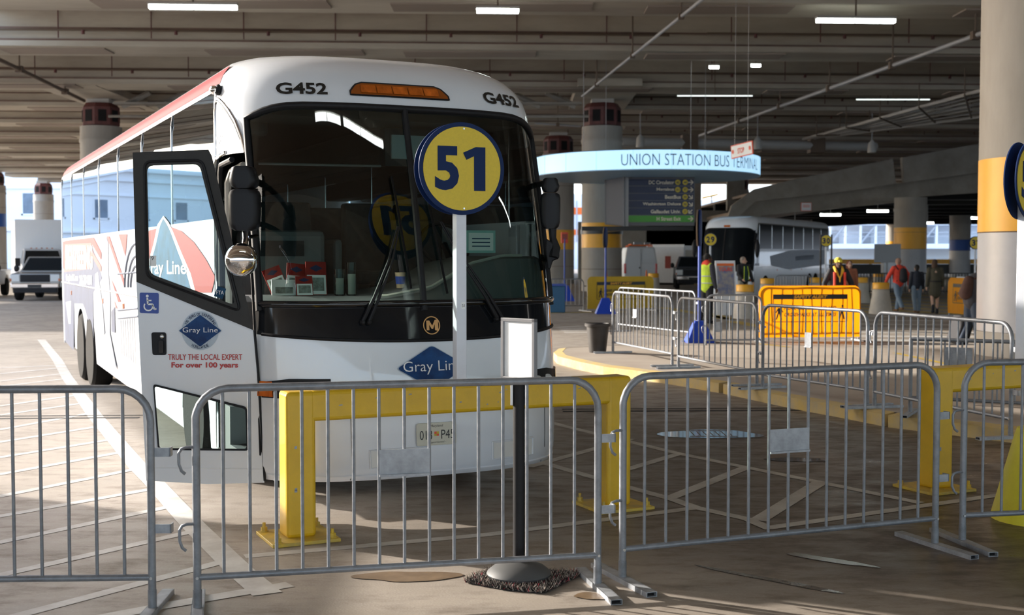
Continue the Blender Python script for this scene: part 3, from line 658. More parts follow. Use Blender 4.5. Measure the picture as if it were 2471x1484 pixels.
# ---------------------------------------------------------------- crowd barriers
def barrier(a, b, label, H=1.22, nb=15, plate=(6, 8), group='steel crowd barriers', rail=.19, base=0.0, square=False, feet=(1, 1), tabs=True, r=.0215, plate_z=(.70, .84), m='galv', footlen=.72):
    a = Vector(a); b = Vector(b); d = b - a; L = d.xy.length; ang = math.atan2(d.y, d.x)
    o = thing('crowd_barrier', label, 'barrier', (a.x, a.y, base), ang, group)
    cr = .015 if square else .17; pts = [(0, 0, .06)]
    pts += [(0, 0, H - cr)] + [(cr - cr * math.cos(R(15 * k)), 0, H - r - cr + cr * math.sin(R(15 * k))) for k in range(1, 7)]
    pts += [(L - cr + cr * math.sin(R(15 * k)), 0, H - r - cr + cr * math.cos(R(15 * k))) for k in range(0, 6)] + [(L, 0, H - r - cr), (L, 0, .06)]
    MB().tube(pts, r, 12).build('frame', m, o, True, sharp=60)
    MB().cyl((0, 0, rail), (L, 0, rail), r * .85, 12).build('lower_rail', m, o, True)
    sp = L / (nb + 1)
    first = None
    for k in range(nb):
        if first is None:
            first = MB().cyl((0, 0, rail), (0, 0, H - r), .0095, 8).build('bar', m, o, True); q = first
        else:
            q = first.copy(); C.objects.link(q); q.parent = o
        q.location = (sp * (k + 1), 0, 0)
    if plate:
        x0, x1 = sp * (plate[0] + 1), sp * (plate[1] + 1)
        mb = MB(); mb.bb(x0, x1, -.014, -.010, *plate_z); mb.bb(x0, x1, -.026, -.010, plate_z[0] - .008, plate_z[0] + .004); mb.build('name_plate', 'galvd', o)
    for i, x in enumerate((0, L)):
        if not feet[i]: continue
        f = MB(); w0, h0 = .062, .03; l = footlen / 2
        for sx in (-1, 1): f.bb(x + sx * w0 / 2 - .002, x + sx * w0 / 2 + .002, -l, l, 0, h0)
        f.bb(x - w0 / 2, x + w0 / 2, -l, l, h0 - .003, h0); f.bb(x - w0 / 2, x + w0 / 2, -l, l, 0.001, .004); f.bb(x - w0 / 2 + .003, x + w0 / 2 - .003, -l + .03, -l + .034, .003, h0 - .003, 1)
        fo = f.build('foot', ['galvd', 'void'], o)
        s = MB(); s.cyl((x, 0, .028), (x, 0, .125), r * 1.12, 12); s.build('sleeve', m, fo, True); MB().cyl((x, -r * 1.3, rail), (x, -r * .4, rail), .008, 8).build('pin', 'zinc', fo, True)
    if tabs:
        for z in (.86, .45):
            mb = MB(); mb.bb(L + r, L + .105, -.004, .004, z - .024, z + .024); mb.bb(L + .097, L + .105, -.004, .05, z - .024, z + .024); mb.build('latch_plate', 'galvd', o)
            zz = z + .03
            MB().tube([(0, -.01, zz), (-.05, -.012, zz), (-.075, -.012, zz - .008), (-.088, -.012, zz - .03), (-.088, -.012, zz - .09), (-.075, -.014, zz - .125), (-.055, -.016, zz - .142)], .0085, 8).build('hook', m, o, True)
    return o
gB0, gB1 = G(477, 1478), G(1442, 1418)
d_ = (gB1 - gB0)
gA1 = G(368, 1478); gA0 = gA1 + Vector((-2.3, -.10, 0))
barrier(gA0, gA1, 'steel crowd barrier in the bottom left corner, cut off by the left edge')
barrier(gB0, gB1, 'steel crowd barrier in the centre foreground, in front of the coach door and bumper')
gC0, gC1 = G(1502, 1403), G(2256, 1320)
barrier(gC0, gC1, 'steel crowd barrier right of centre in the foreground, before the painted bay lines')
gD0 = G(2322, 1312); barrier(gD0, gD0 + Vector((2.2, .42, 0)), 'steel crowd barrier in front of the yellow cone, cut off by the right edge')
gi = 'steel crowd barriers on the island'
E0, E1 = G(1479, 852, .15), G(1622, 884, .15)
barrier(E0, E1, 'bright sunlit barrier beside the dark planter on the tip of the island', 1.13, base=.15, plate=(5, 6), group=gi, rail=.2)
F0, F1 = G(1637, 889, .15), G(1826, 931, .15)
barrier(F0, F1, 'barrier on the island in front of the blue sign stand', 1.13, base=.15, plate=None, group=gi, nb=13)
H0, H1 = G(1840, 938, .15), G(2092, 981, .15)
barrier(H0, H1, 'barrier on the island in front of the orange safety banner', 1.13, base=.15, plate=(6, 7), group=gi, nb=15, plate_z=(.62, .80))
I0 = G(2110, 985, .15); I1 = Vector((4.78, 11.7, .15))
barrier(I0, I1, 'barrier on the island in front of the near grey column', 1.13, base=.15, plate=None, group=gi, nb=16)
J0 = G(2196, 1000, .15); barrier(J0, J0 + Vector((1.9, -1.0, 0)), 'low square-cornered barrier on the island with a dark plate', .86, base=.15, square=True, plate=(1, 2.6), group=gi, nb=11, plate_z=(.56, .76), tabs=False)
K0 = G(1703, 843); barrier(K0, K0 + Vector((1.15, .12, 0)), 'short sunlit barrier standing just behind the blue sign stand', 1.13, plate=(0, 1), nb=6, plate_z=(.36, .56))
L0 = G(1492, 800); L1 = G(1678, 824); barrier(L0, L1, 'barrier behind the sunlit planter barrier, left of the blue sign stand', 1.13, nb=13, plate=None)
Q0 = G(1338, 752); Q1 = G(1408, 750); barrier(Q0 + Vector((-.9, 0, 0)), Q1, 'distant barrier between the coach and the dull safety banner', 1.13, nb=12, plate=None)
Z0, Z1 = AT(1870, 700, 46), AT(1958, 700, 46)
barrier((Z0.x, 46, 0), (Z1.x, 46, 0), 'pale distant barrier standing beside the far coach', 1.2, nb=12, plate=None)
# barriers wrapped in safety banners
def banner(a, b, label, H=1.13, base=0.0, shaded=False, txt=True):
    a = Vector(a); b = Vector(b); d = b - a; L = d.xy.length; ang = math.atan2(d.y, d.x)
    o = barrier(a, b, label, H, base=base, plate=None, group='barriers with safety banners', nb=9, tabs=False)
    z0, z1 = .03 + .06, H + .02; rn = random.Random(3)
    mb = MB(); us = [-.03 + (L + .06) * k / 36 for k in range(37)]; vs = [k / 14 for k in range(15)]
    def f(u, v):
        x = u; e = min(u + .03, L + .03 - u); top = z1 - (.13 * max(0, 1 - e / .14) ** 2)
        z = z0 + (top - z0) * v
        return (x, -.035 - .006 * math.sin(u * 21) * (1 - v) - .01 * math.sin(u * 6 + v * 4), z)
    mb.grid(f, us, vs)
    bn = mb.build('banner', 'bannershade' if shaded else 'bannery', o, True)
    fx_ = lambda x, z: (x, -.055, z)
    mb = MB()
    def rect(x0, x1, za, zb): mb.add([fx_(x0, za), fx_(x1, za), fx_(x1, zb), fx_(x0, zb)], [(0, 1, 2, 3)])
    l, r_ = L * .13, L * .87; t = H * .86
    rect(l, r_, t - .11, t)
    for x in (l, r_): rect(x - .008, x + .008, H * .36, t)
    rect(l, r_, H * .36 - .01, H * .36 + .006)
    text('PLEASE USE SIDEWALKS AND', fx_, L * .5, H * .61, .085, L * .52, slant=.25, mb=mb, bold=.03)
    text('CROSSWALKS AT ALL TIMES', fx_, L * .5, H * .49, .085, L * .52, slant=.25, mb=mb, bold=.03)
    for sx in (-1, 1):        # walking figures
        cx = L * .5 + sx * L * .315; q = lambda pts: mb.add([fx_(cx + x * .9, H * .40 + z * .9) for x, z in pts], [tuple(range(len(pts)))])
        q([(.02 + .03 * math.cos(a), .33 + .03 * math.sin(a)) for a in [k * PI / 5 for k in range(10)]])
        q([(-.02, .29), (.05, .29), (.045, .15), (-.03, .15)]); q([(-.03, .16), (.01, .16), (-.045, 0), (-.08, 0)]); q([(.0, .16), (.045, .16), (.085, 0), (.05, 0)])
        q([(.03, .29), (.05, .27), (.12, .19), (.10, .17)]); q([(-.02, .29), (.0, .27), (-.06, .16), (-.085, .18)])
    mb.build('black_print', 'ink', bn)
    text('SAFETY ALERT', lambda x, z: (x, -.06, z), L * .5, t - .055, .075, L * .33, slant=.25, bold=.05, name='lettering', m='bandy', parent=bn)
    return o
a, b = G(1832, 824), G(2072, 822); banner(a, b, 'bright orange-yellow safety alert banner over a barrier, lit through, in the middle ground', 1.22)
a, b = G(1418, 752), G(1574, 749); banner(a, b, 'dull yellow safety alert banner in front of the directory column', 1.18, shaded=True)
a, b = G(2290, 762), G(2350, 772); banner(a, b + Vector((.6, .2, 0)), 'safety alert banner half hidden behind the person bending at the near column', 1.2)

# ---------------------------------------------------------------- yellow guard frames
def guard(a, ang, label, L=2.48, H=1.0):
    o = thing('crash_guard', label, 'guard', a, ang, 'yellow steel crash guards'); s = .205
    for x in (0, L): MB().bb(x - s / 2, x + s / 2, -s / 2, s / 2, .02, H).build('post', 'yel', o, bevel=.028, seg=3)
    MB().bb(s / 2 - .04, L - s / 2 + .04, -s / 2 + .0005, s / 2 - .0005, H - s, H - .0005).build('beam', 'yel', o, bevel=.028, seg=3)
    for x in (0, L):
        p = MB().bb(x - .23, x + .23, -.23, .23, 0, .024).build('base_plate', 'yeld', o, bevel=.004)
        for sx in (-1, 1):
            for sy in (-1, 1):
                q = (x + sx * .185, sy * .185); mb = MB(); mb.cyl((*q, .02), (*q, .03), .03, 12); mb.cyl((*q, .03), (*q, .055), .023, 6); mb.cyl((*q, .05), (*q, .085), .011, 8); mb.build('bolt', 'yeld', p)
    mb = MB(); rn = random.Random(5)
    for k in range(9):
        x = rn.uniform(.2, 2.2); z = rn.uniform(H - .16, H - .05); w_ = rn.uniform(.008, .03)
        mb.add([(x, -s / 2 - .001, z), (x + w_, -s / 2 - .001, z + .004), (x + w_ * .9, -s / 2 - .001, z + .011), (x + w_ * .2, -s / 2 - .001, z + .009)], [(0, 1, 2, 3)])
    for z in (.33, .34, .62): mb.add([(-.05, -s / 2 - .001, z), (-.03, -s / 2 - .001, z), (-.03, -s / 2 - .001, z + .02), (-.045, -s / 2 - .001, z + .02)], [(0, 1, 2, 3)])
    mb.build('paint_chips', 'galvd', o)['kind'] = 'stuff'; return o
pA = G(719, 1298); pB = G(1479, 1222); GANG = math.atan2(pB.y - pA.y, pB.x - pA.x); GL = (pB - pA).length
guard(pA, GANG, 'yellow steel guard frame in front of the coach, carrying the 51 sign', GL)
p2 = G(2254, 1180); guard(p2, GANG, 'yellow steel guard frame behind the right barriers, cut off by the right edge', GL)
def numerals(num, f, z, r, par):
    for ch, cx in zip(num, (-.36 * r, .34 * r)):
        h = r * .95
        if ch == '1':
            w_ = .27 * r; x1 = cx + w_ * .75; x0 = x1 - w_
            MB().add([f(x, zz) for x, zz in ((x0, z - h / 2), (x1, z - h / 2), (x1, z + h / 2), (x0 + .04 * r, z + h / 2), (x0 - .26 * r, z + h * .36), (x0 - .18 * r, z + h * .20), (x0, z + h * .29))], [tuple(range(7))]).build('numeral', 'navy', par)
        else: text(ch, f, cx, z, h, .56 * r, bold=.035, name='numeral', m='navy', parent=par)
def bay_sign(p, ang, num, label, top=2.84, r=.325, bottom=1.0, sw=.078, two=True, postmat='post', zc=None):
    o = thing('bay_sign', label, 'sign', p, ang); zc = top - r
    MB().bb(-sw / 2, sw / 2, -sw / 2, sw / 2, 0, zc - p[2]).build('post', postmat, o, bevel=.006)
    z = zc - p[2]; pr = lambda y0, y1, rr: MB().lathe([(0, y0), (rr, y0), (rr, y1), (0, y1)], c=(0, 0, z), n=64, axis='y')
    d = pr(-sw / 2 - .012, -sw / 2 - .002, r).build('sign_disc', 'navy', o, True)
    pr(-sw / 2 - .0165, -sw / 2 - .011, r * .905).build('yellow_face', 'signyel', d, True)
    if num: numerals(num, lambda x, zz: (x, -sw / 2 - .019, zz), z, r, d)
    mb = MB()
    for s in (-1, 1): mb.cyl((.012, -sw / 2 - .02, z + s * r * .86), (.012, -sw / 2 - .012, z + s * r * .86), .007, 8)
    mb.build('screw', 'zinc', d)
    if two:
        e = pr(sw / 2 + .002, sw / 2 + .012, r).build('sign_disc', 'navy', o, True); pr(sw / 2 + .011, sw / 2 + .0165, r * .905).build('yellow_face', 'signyel', e, True)
        if num: numerals(num, lambda x, zz: (-x, sw / 2 + .019, zz), z, r, e)
    return o
dv = (pB - pA).normalized(); k = AT(1106, 900, 8.8); t_ = 1.185
sp_ = pA + dv * t_
so = bay_sign((sp_.x, sp_.y, 1.0), GANG, '51', 'round yellow and blue bay sign 51 on a white post on the yellow guard frame')
MB().box((.012, -.0405, .55), (.03, .002, .05)).build('sticker', 'paper', so); text('51', lambda x, z: (.012 + x, -.0425, z), 0, .55, .02, name='sticker_print', parent=so)
sp2 = p2 + dv * (GL / 2)
bay_sign((sp2.x - .23, sp2.y - .08, 1.0), GANG + R(22), '52', 'round yellow bay sign cut off by the right edge, before the near column', top=2.86)
# far bay signs
for px, py, Y, rr, num, lab in [(1714, 578, 47, .25, '29', 'round yellow bay sign 29 in front of the far coach'), (1993, 581, 47, .23, '30', 'round yellow bay sign 30 between two thin dark poles'), (2354, 586, 47, .25, '31', 'round yellow bay sign 31 beside the near column')]:
    p = AT(px, py, Y); bay_sign((p.x, Y, 0), 0, num, lab, top=p.z + rr, r=rr, sw=.06)
for px, lab in ((1981, 'thin dark pole left of bay sign 30'), (2007, 'thin dark pole right of bay sign 30')):
    p = AT(px, 566, 45); tag(MB().cyl((0, 0, 0), (0, 0, p.z), .035, 8).build('pole', 'fence', loc=(p.x, 45, 0)), lab, 'pole')

# ---------------------------------------------------------------- stanchion with paper sign on a shaggy mat
c = G(1252, 1399); st = thing('sign_stanchion', 'black sign stand with a sunlit blank white paper, on the shaggy mat', 'sign stand', (c.x, c.y, .03), 0)
MB().lathe([(.185, .0), (.19, .012), (.185, .022), (.15, .05), (.09, .075), (.04, .085), (.036, .10), (0, .10)], n=40).build('base', 'rugbase', st, True)
MB().cyl((0, 0, .09), (0, 0, 1.16), .034, 20).build('pole', 'matblack', st, True)
MB().bb(-.05, -.034, -.02, .02, 1.00, 1.13).bb(.034, .05, -.02, .02, 1.0, 1.13).build('belt_clip', 'zinc', st, bevel=.004)
fr = thing('x', '', ''); fr.name = 'sign_holder'; del fr['label']; del fr['category']; fr.parent = st; fr.rotation_euler = (0, 0, R(-43)); fr.location = (0, 0, 1.325)
bpy.data.objects.remove(fr)
q = Euler((0, 0, R(-43))).to_matrix()
def rf(v): v = q @ Vector(v); return (v.x, v.y, v.z + 1.325)
mb = MB(); W_, H_ = .245, .345
for a_, b_ in (((-W_ / 2, -H_ / 2), (W_ / 2, -H_ / 2)), ((W_ / 2, -H_ / 2), (W_ / 2, H_ / 2)), ((W_ / 2, H_ / 2), (-W_ / 2, H_ / 2)), ((-W_ / 2, H_ / 2), (-W_ / 2, -H_ / 2))):
    x0, x1 = sorted((a_[0], b_[0])); z0, z1 = sorted((a_[1], b_[1])); mb.bb(x0 - .011, x1 + .011, -.014, .014, z0 - .011, z1 + .011)
mb.v = [rf(v) for v in mb.v]; hf = mb.build('sign_holder', 'greyplastic', st, bevel=.003)
mb = MB(); mb.bb(-W_ / 2, W_ / 2, -.004, .004, -H_ / 2, H_ / 2); mb.v = [rf(v) for v in mb.v]; mb.build('blank_paper', 'paper', hf)
# shaggy mat: a slab with a pile of short tufts
o = thing('shaggy_mat', 'shaggy dark and pale fringed mat under the sign stand', 'mat', (c.x + .01, c.y - .03, 0), R(-10))
MB().prism(roundpoly([(-.30, -.10), (-.05, -.21), (.17, -.24), (.31, .14), (.30, .2), (-.2, .2)], .05), lambda a, b, z: (a, b, z), .022).build('backing', 'matblack', o)
cols = [('pile_dark', (.03, .025, .022)), ('pile_pale', (.55, .48, .42)), ('pile_red', (.5, .05, .08)), ('pile_grey', (.2, .16, .14))]
rn = random.Random(11); tm = MB(); ppoly = [(-.30, -.10), (-.05, -.21), (.17, -.24), (.31, .14), (.30, .2), (-.2, .2)]
def inside(x, y, P):
    c_ = False
    for i in range(len(P)):
        (x1, y1), (x2, y2) = P[i - 1], P[i]
        if (y1 > y) != (y2 > y) and x < (x2 - x1) * (y - y1) / (y2 - y1) + x1: c_ = not c_
    return c_
cnt = 0
while cnt < 5200:
    x, y = rn.uniform(-.34, .34), rn.uniform(-.27, .23)
    if not inside(x / 1.05, y / 1.05, ppoly) or x * x + (y - .05) ** 2 < .165 ** 2: continue
    cnt += 1; a_ = rn.uniform(0, 6.28); l = rn.uniform(.015, .04); w_ = .004; hx, hy = math.cos(a_), math.sin(a_)
    tm.add([(x - hy * w_, y + hx * w_, .006), (x + hy * w_, y - hx * w_, .006), (x + hx * l, y + hy * l, rn.uniform(.012, .045))], [(0, 1, 2)], rn.choices((0, 1, 2, 3), (5, 3, .5, 2))[0])
for nme, cc in cols: M[nme] = mat(nme, cc, .9)
tm.build('pile', [n_ for n_, _ in cols], o)['kind'] = 'stuff'

# ---------------------------------------------------------------- other street furniture
p = G(2512, 1252)
o = thing('conical_bollard', 'large yellow conical bollard base in the lower right corner', 'bollard', (p.x, p.y, 0))
MB().lathe([(.345, 0), (.34, .03), (.185, .62), (.17, .66), (.11, .67), (0, .67)], n=40).build('cone_body', 'conc_y', o, True)
MB().lathe([(.10, .665), (.10, .69), (0, .69)], n=24).build('top_cap', 'ink', o, True)
# blue pyramid sign stands
def stand(px, py, top_py, label, dr=.36, seen='edge', Y=None, disc=True, bw=.5, ang=R(78)):
    p = G(px, py); Y = p.y; zt = AT(px, top_py, Y).z
    o = thing('sign_stand', label, 'sign', (p.x, p.y, 0), 0, 'signs on blue pyramid bases')
    mb = MB(); b_, t_ = bw * .62, bw * .22; h = bw * .95
    mb.add([(-b_, -b_, 0), (b_, -b_, 0), (b_, b_, 0), (-b_, b_, 0), (-t_, -t_, h), (t_, -t_, h), (t_, t_, h), (-t_, t_, h)], [(3, 2, 1, 0), (0, 1, 5, 4), (1, 2, 6, 5), (2, 3, 7, 6), (3, 0, 4, 7), (4, 5, 6, 7)])
    mb.build('pyramid_base', 'blue', o, bevel=.015)
    MB().cyl((0, 0, h - .02), (0, 0, zt), .036, 12).build('pole', 'bluesign', o, True)
    if disc:
        q = Euler((0, 0, ang)).to_matrix()
        for s, m_ in ((-1, 'navy'), (1, 'navy')):
            mb = MB().lathe([(0, 0), (dr, 0), (dr, .03), (0, .03)], n=40, axis='y'); mb.v = [tuple(q @ Vector((v[0], v[1] + .03 * s, v[2])) + Vector((0, 0, zt - dr))) for v in mb.v]
            d = mb.build('sign_disc', 'woodbox' if s > 0 else m_, o, True)
    else:
        q = Euler((R(0), 0, R(25))).to_matrix(); mb = MB().bb(-.16, .16, -.02, .02, zt - .2, zt + .26); mb.v = [tuple(q @ Vector(v)) for v in mb.v]; d = mb.build('sign_panel', 'stop', o)
        mb = MB().bb(-.12, .12, -.03, -.021, zt - .05, zt + .18); mb.v = [tuple(q @ Vector(v)) for v in mb.v]; mb.build('panel_face', 'decalpink', d)
    return o
stand(1687, 826, 506, 'tall disc sign seen edge on, blue pyramid base behind the short sunlit barrier', .40)
stand(1461, 757, 548, 'disc sign on blue pyramid base in front of the dull safety banner', .34, bw=.55)
stand(1362, 726, 575, 'small red notice on a blue pyramid base, seen just right of the coach', bw=.7, disc=False)
# planter on island
p = G(1462, 853, .15); p.y += .25; p.x -= .13; o = thing('planter_pot', 'dark empty plastic planter on the tip of the island', 'planter', (p.x, p.y, .15))
MB().lathe([(.15, 0), (.155, .02), (.205, .47), (.235, .475), (.24, .52), (.225, .535), (.205, .53), (.2, .48), (.16, .3), (0, .28)], n=36).build('pot', 'pot', o, True)
# bollards
def bollard(px, py, Y, label, r=.25, h=1.0):
    p = G(px, py) if Y is None else Vector((AT(px, 650, Y).x, Y, 0))
    o = thing('concrete_bollard', label, 'bollard', (p.x, p.y, 0), 0, 'concrete bollards with yellow tops')
    MB().lathe([(r * 1.42, 0), (r * 1.40, .05), (r * 1.06, h * .60), (r * 1.03, h * .76), (r * .93, h * .78), (r * .93, h * .8), (0, h * .8)], n=28).build('body', 'bollard', o, True)
    MB().lathe([(r * .95, h * .79), (r * 1.0, h * .8), (r * 1.0, h * .98), (r * .95, h), (0, h)], n=28).build('yellow_top', 'bandy', o, True)
for px, py, Y, lab in [(2125, 757, None, 'nearest concrete bollard, left of the person in the red jacket'), (1797, 768, None, 'concrete bollard in front of the man in the dark green jacket'), (1577, 0, 62, 'concrete bollard right of the dull safety banner'),
                       (1852, 0, 48, 'concrete bollard left of the pale distant barrier'), (1970, 0, 50, 'concrete bollard left of the person in the yellow hat'), (2078, 0, 50, 'concrete bollard right of the person in the yellow hat'), (2120, 0, 64, 'far concrete bollard behind the red jacket walker'), (1430, 0, 80, 'far bollard at the foot of the directory column')]:
    bollard(px, py, Y, lab, .27, 1.03)
for px, py, Y, lab in [(1560, 663, 66, 'orange traffic cone behind the dull safety banner'), (1463, 660, 64, 'orange traffic cone beside the directory column')]:
    p = AT(px, 650, Y); o = thing('traffic_cone', lab, 'traffic cone', (p.x, Y, 0)); MB().bb(-.2, .2, -.2, .2, 0, .04).build('base', 'orange', o); MB().lathe([(.16, .04), (.10, .5), (.03, 1.15), (0, 1.15)], n=20).build('cone', 'orange', o, True); MB().lathe([(.115, .42), (.092, .62)], n=20).build('white_collar', 'white', o, True)
# poster easel
p = G(1754, 762); o = thing('poster_easel', 'sandwich board with a coloured tour poster behind the vest worker', 'sign', (p.x, p.y, 0), R(8))
qq = Euler((R(-8), 0, 0)).to_matrix(); 
def ez(v): v = qq @ Vector(v); return (v.x, v.y, v.z + .02)
mb = MB().bb(-.33, .33, -.02, .02, 0, 1.75); mb.v = [ez(v) for v in mb.v]; f_ = mb.build('board', 'white', o)
M['poster'] = mat('poster_print', (.06, .12, .33), .5, col2=(.45, .38, .28), scale=4)
mb = MB().bb(-.28, .28, -.028, -.021, .65, 1.58); mb.v = [ez(v) for v in mb.v]; mb.build('poster', 'poster', f_)
mb = MB().bb(-.28, .28, -.03, -.022, 1.58, 1.66); mb.v = [ez(v) for v in mb.v]; mb.build('orange_band', 'orange', f_)
mb = MB(); text('TOURS', lambda x, z: ez((x, -.033, z)), 0, 1.47, .13, .45, bold=.03, mb=mb); mb.build('lettering', 'stop', f_)
mb = MB().bb(-.3, .3, .3, .33, 0, 1.5); mb.build('rear_leg', 'white', o)
# blue bin and the small plant-like tape at the distant barrier
p = G(1347, 756); o = thing('recycling_bin', 'blue slatted bin behind the distant barrier right of the coach', 'bin', (p.x - .05, p.y + .6, 0)); MB().bb(-.3, .3, -.25, .25, 0, .9).build('body', 'binblue', o, bevel=.03); MB().bb(-.33, .33, -.28, .28, .9, .97).build('lid', 'bluesign', o)
# low grey board left of sign 30 and right, white cabinet
for px, lab in ((1963, 'grey board on the fence left of bay sign 30'), (2142, 'grey board on the fence left of the red jacket walker')):
    p = AT(px, 612, 70); o = thing('notice_board', lab, 'board', (p.x, 70, 0)); MB().bb(-.75, .75, 0, .06, p.z - .5, p.z + .55).build('panel', 'greyplastic', o); MB().bb(-.05, .05, .06, .12, 0, p.z + .5).build('post', 'greyplastic', o)
p = AT(2150, 650, 72); o = thing('white_cabinet', 'white cabinet behind the red jacket walker', 'cabinet', (p.x, 72, 0)); MB().bb(-.45, .45, 0, .5, 0, 1.55).build('body', 'van', o, bevel=.02); MB().bb(-.4, .4, -.03, 0, .1, 1.5).build('door', 'garage', o)
# white and yellow portable sign near the leaning person
p = G(2318, 752); o = thing('folding_floor_sign', 'white and lime yellow folding floor sign left of the bending person', 'sign', (p.x, p.y, 0)); MB().prism(roundpoly([(-.2, 0), (.2, 0), (.2, 1.0), (.12, 1.15), (-.12, 1.15), (-.2, 1.0)], .03), lambda a, b, c_: (a, c_ + .0, b + .05), .08).build('panel', 'white', o)
MB().bb(-.14, .17, -.02, 0, .42, 1.0).build('yellow_face', 'conc_y', o); MB().bb(-.06, .06, -.02, 0, .14, .28).build('grip_hole', 'ink', o)
# ---------------------------------------------------------------- the coach
BT = R(25.4); BO = Vector((-1.92, 8.90, 0)); BL = 13.7; BW = 2.59; HW = BW / 2
bex = Vector((math.cos(BT), math.sin(BT), 0)); bey = Vector((-math.sin(BT), math.cos(BT), 0))
def interp(x, tab):
    if x <= tab[0][0]: return tab[0][1]
    for (a, b), (c_, d) in zip(tab, tab[1:]):
        if x <= c_: return b + (d - b) * (x - a) / (c_ - a)
    return tab[-1][1]
def wz(z): return interp(z, [(0, .97), (.5, .99), (1.2, 1), (3.12, 1), (3.24, .985), (3.34, .955), (3.42, .91), (3.49, .84), (3.54, .74), (3.575, .58)])
def lean(z): return interp(z, [(0, .02), (.25, -.02), (.34, -.10), (.9, -.075), (1.3, -.02), (1.42, 0), (1.6, .03), (2.3, .20), (3.03, .42), (3.14, .47), (3.24, .54), (3.34, .66), (3.42, .80), (3.49, 1.0), (3.54, 1.3), (3.575, 1.9)])
def plan(u): return .35 - .70 * (max(0, 1 - abs(u) ** 3.2)) ** .55
def Fp(u, z, off=0.0):
    x = HW * (1 + u * wz(z)); y = plan(u) + lean(z)
    if off:
        e = 1e-3; u2 = min(1, u + e); u1 = max(-1, u - e)
        t = Vector((HW * wz(z) * (u2 - u1), plan(u2) - plan(u1), 0)); n_ = Vector((t.y, -t.x, 0)).normalized(); x += n_.x * off; y += n_.y * off
    return (x, y, z)
def ztop(u): return 3.03 - .13 * max(0, (abs(u) - .62) / .33) ** 3
def zbot(u): return 1.335 - .065 * (1 - u * u)
US = [-1, -.9995, -.997, -.99, -.98, -.965, -.94, -.915, -.88, -.84, -.79, -.72, -.64, -.55, -.45, -.35, -.25, -.15, -.05, .05, .15, .25, .35, .45, .55, .64, .72, .79, .84, .88, .915, .94, .965, .98, .99, .997, .9995, 1]
def coach(label, loc, rotz, hero=True, front='busw', sidem='busw'):
    o = thing('coach_bus', label, 'bus', loc, rotz)
    # lower front body
    rows = [0, .04, .1, .2, .35, .5, .65, .8, .9, .96, 1]
    def low(u, v):
        z = .26 + (zbot(u) - .26) * v; return Fp(u, z)
    ul = [u for u in US if u >= -.945] if hero else US
    MB().grid(low, ul, rows).build('front_body', front, o, True, sharp=60)
    # black band under the windshield
    MB().grid(lambda u, v: Fp(u, zbot(u) + (1.56 - zbot(u)) * v, .002), [u for u in US if abs(u) <= .98], [0, .3, .6, 1]).build('black_panel', 'black', o, True)
    uc = [u for u in US if -.915 <= u <= .965]
    MB().tube([Fp(u, 1.55, .012) for u in uc], .026, 10).build('bumper_rail', 'black', o, True)
    MB().tube([Fp(u, zbot(u) + .005, .006) for u in uc], .012, 8).build('lower_seal', 'matblack', o, True)
    # windshield panes, frame and divider
    for ua, ub in ((-.915, -.055), (-.03, .965)):
        uu = sorted([u for u in US if ua < u < ub] + [ua, ub])
        MB().grid(lambda u, v: Fp(u, 1.565 + (ztop(u) - 1.565) * v), uu, [k / 12 for k in range(13)]).build('windshield', 'shield' if hero else 'coachglass', o, True)
    fp = [Fp(u, ztop(u), .006) for u in uc]; z_ = [1.5 + (ztop(-.915) - 1.5) * k / 12 for k in range(13)]
    MB().tube([Fp(-.92, z, .006) for z in z_] + fp[1:-1] + [Fp(.965, z, .006) for z in reversed(z_)], .028, 10).build('windshield_seal', 'matblack', o, True)
    MB().tube([Fp(-.043, 1.5 + (ztop(0) - 1.5) * k / 10, .008) for k in range(11)], .026, 8).build('divider_bar', 'matblack', o, True)
    # front corner posts
    MB().grid(lambda u, v: Fp(u, 1.3 + (ztop(u) - 1.3) * v), [.965, .98, .99, .997, .9995, 1], [k / 10 for k in range(11)]).build('corner_post', 'black', o, True)
    MB().grid(lambda u, v: Fp(u, 2.68 + (ztop(u) - 2.68) * v) if hero else Fp(u, 1.3 + (ztop(u) - 1.3) * v), [-1, -.9995, -.997, -.99, -.98, -.965, -.94, -.915], [k / 6 for k in range(7)]).build('corner_post', front, o, True)
    # roof cap and roof
    zs = [0, .1, .25, .4, .55, .68, .78, .86, .92, .965, 1]
    def up(u, v): z = ztop(u) + (3.575 - ztop(u)) * v; return Fp(u, z)
    mb = MB(); mb.grid(up, US, zs)
    sides = [3.03, 3.12, 3.2, 3.24, 3.29, 3.34, 3.38, 3.42, 3.455, 3.49, 3.515, 3.54, 3.56, 3.575]
    zs0 = ztop(1)
    SD = [zs0] + [z for z in sides if z > zs0]
    for s in (-1, 1):
        mb.grid(lambda t, z: (HW * (1 + s * wz(z)), .35 + lean(z) + (BL - .35 - lean(z)) * t, z), [0, .02, .5, 1], [z for z in [max(3.25, 0)] + [q for q in sides if q > 3.25]])
    mb.grid(lambda u, t: (HW * (1 + u * .58), .35 + lean(3.575) * 1 + (BL - .35 - lean(3.575)) * t + (plan(u) - .35) * (1 - t), 3.575 + .015 * (1 - u * u) * min(1, t * 6)), US, [0, .1, .5, 1])
    mb.build('roof', 'busw', o, True, sharp=50)
    # left side
    def wall(s, y0, y1, za, zb, nm, m, ny=2, mbx=None, x_off=0):
        b = mbx or MB(); b.grid(lambda y, z: (HW * (1 + s * wz(z)) + s * x_off, max(y, .35 + lean(z)) if y0 < .5 else y, z), [y0 + (y1 - y0) * k / ny for k in range(ny + 1)], [za + (zb - za) * k / 6 for k in range(7)])
        return b if mbx else b.build(nm, m, o, True)
    def skirt(y): return .28 + .012 * y
    axles = [2.05, 9.75, 10.95]; WR = .60
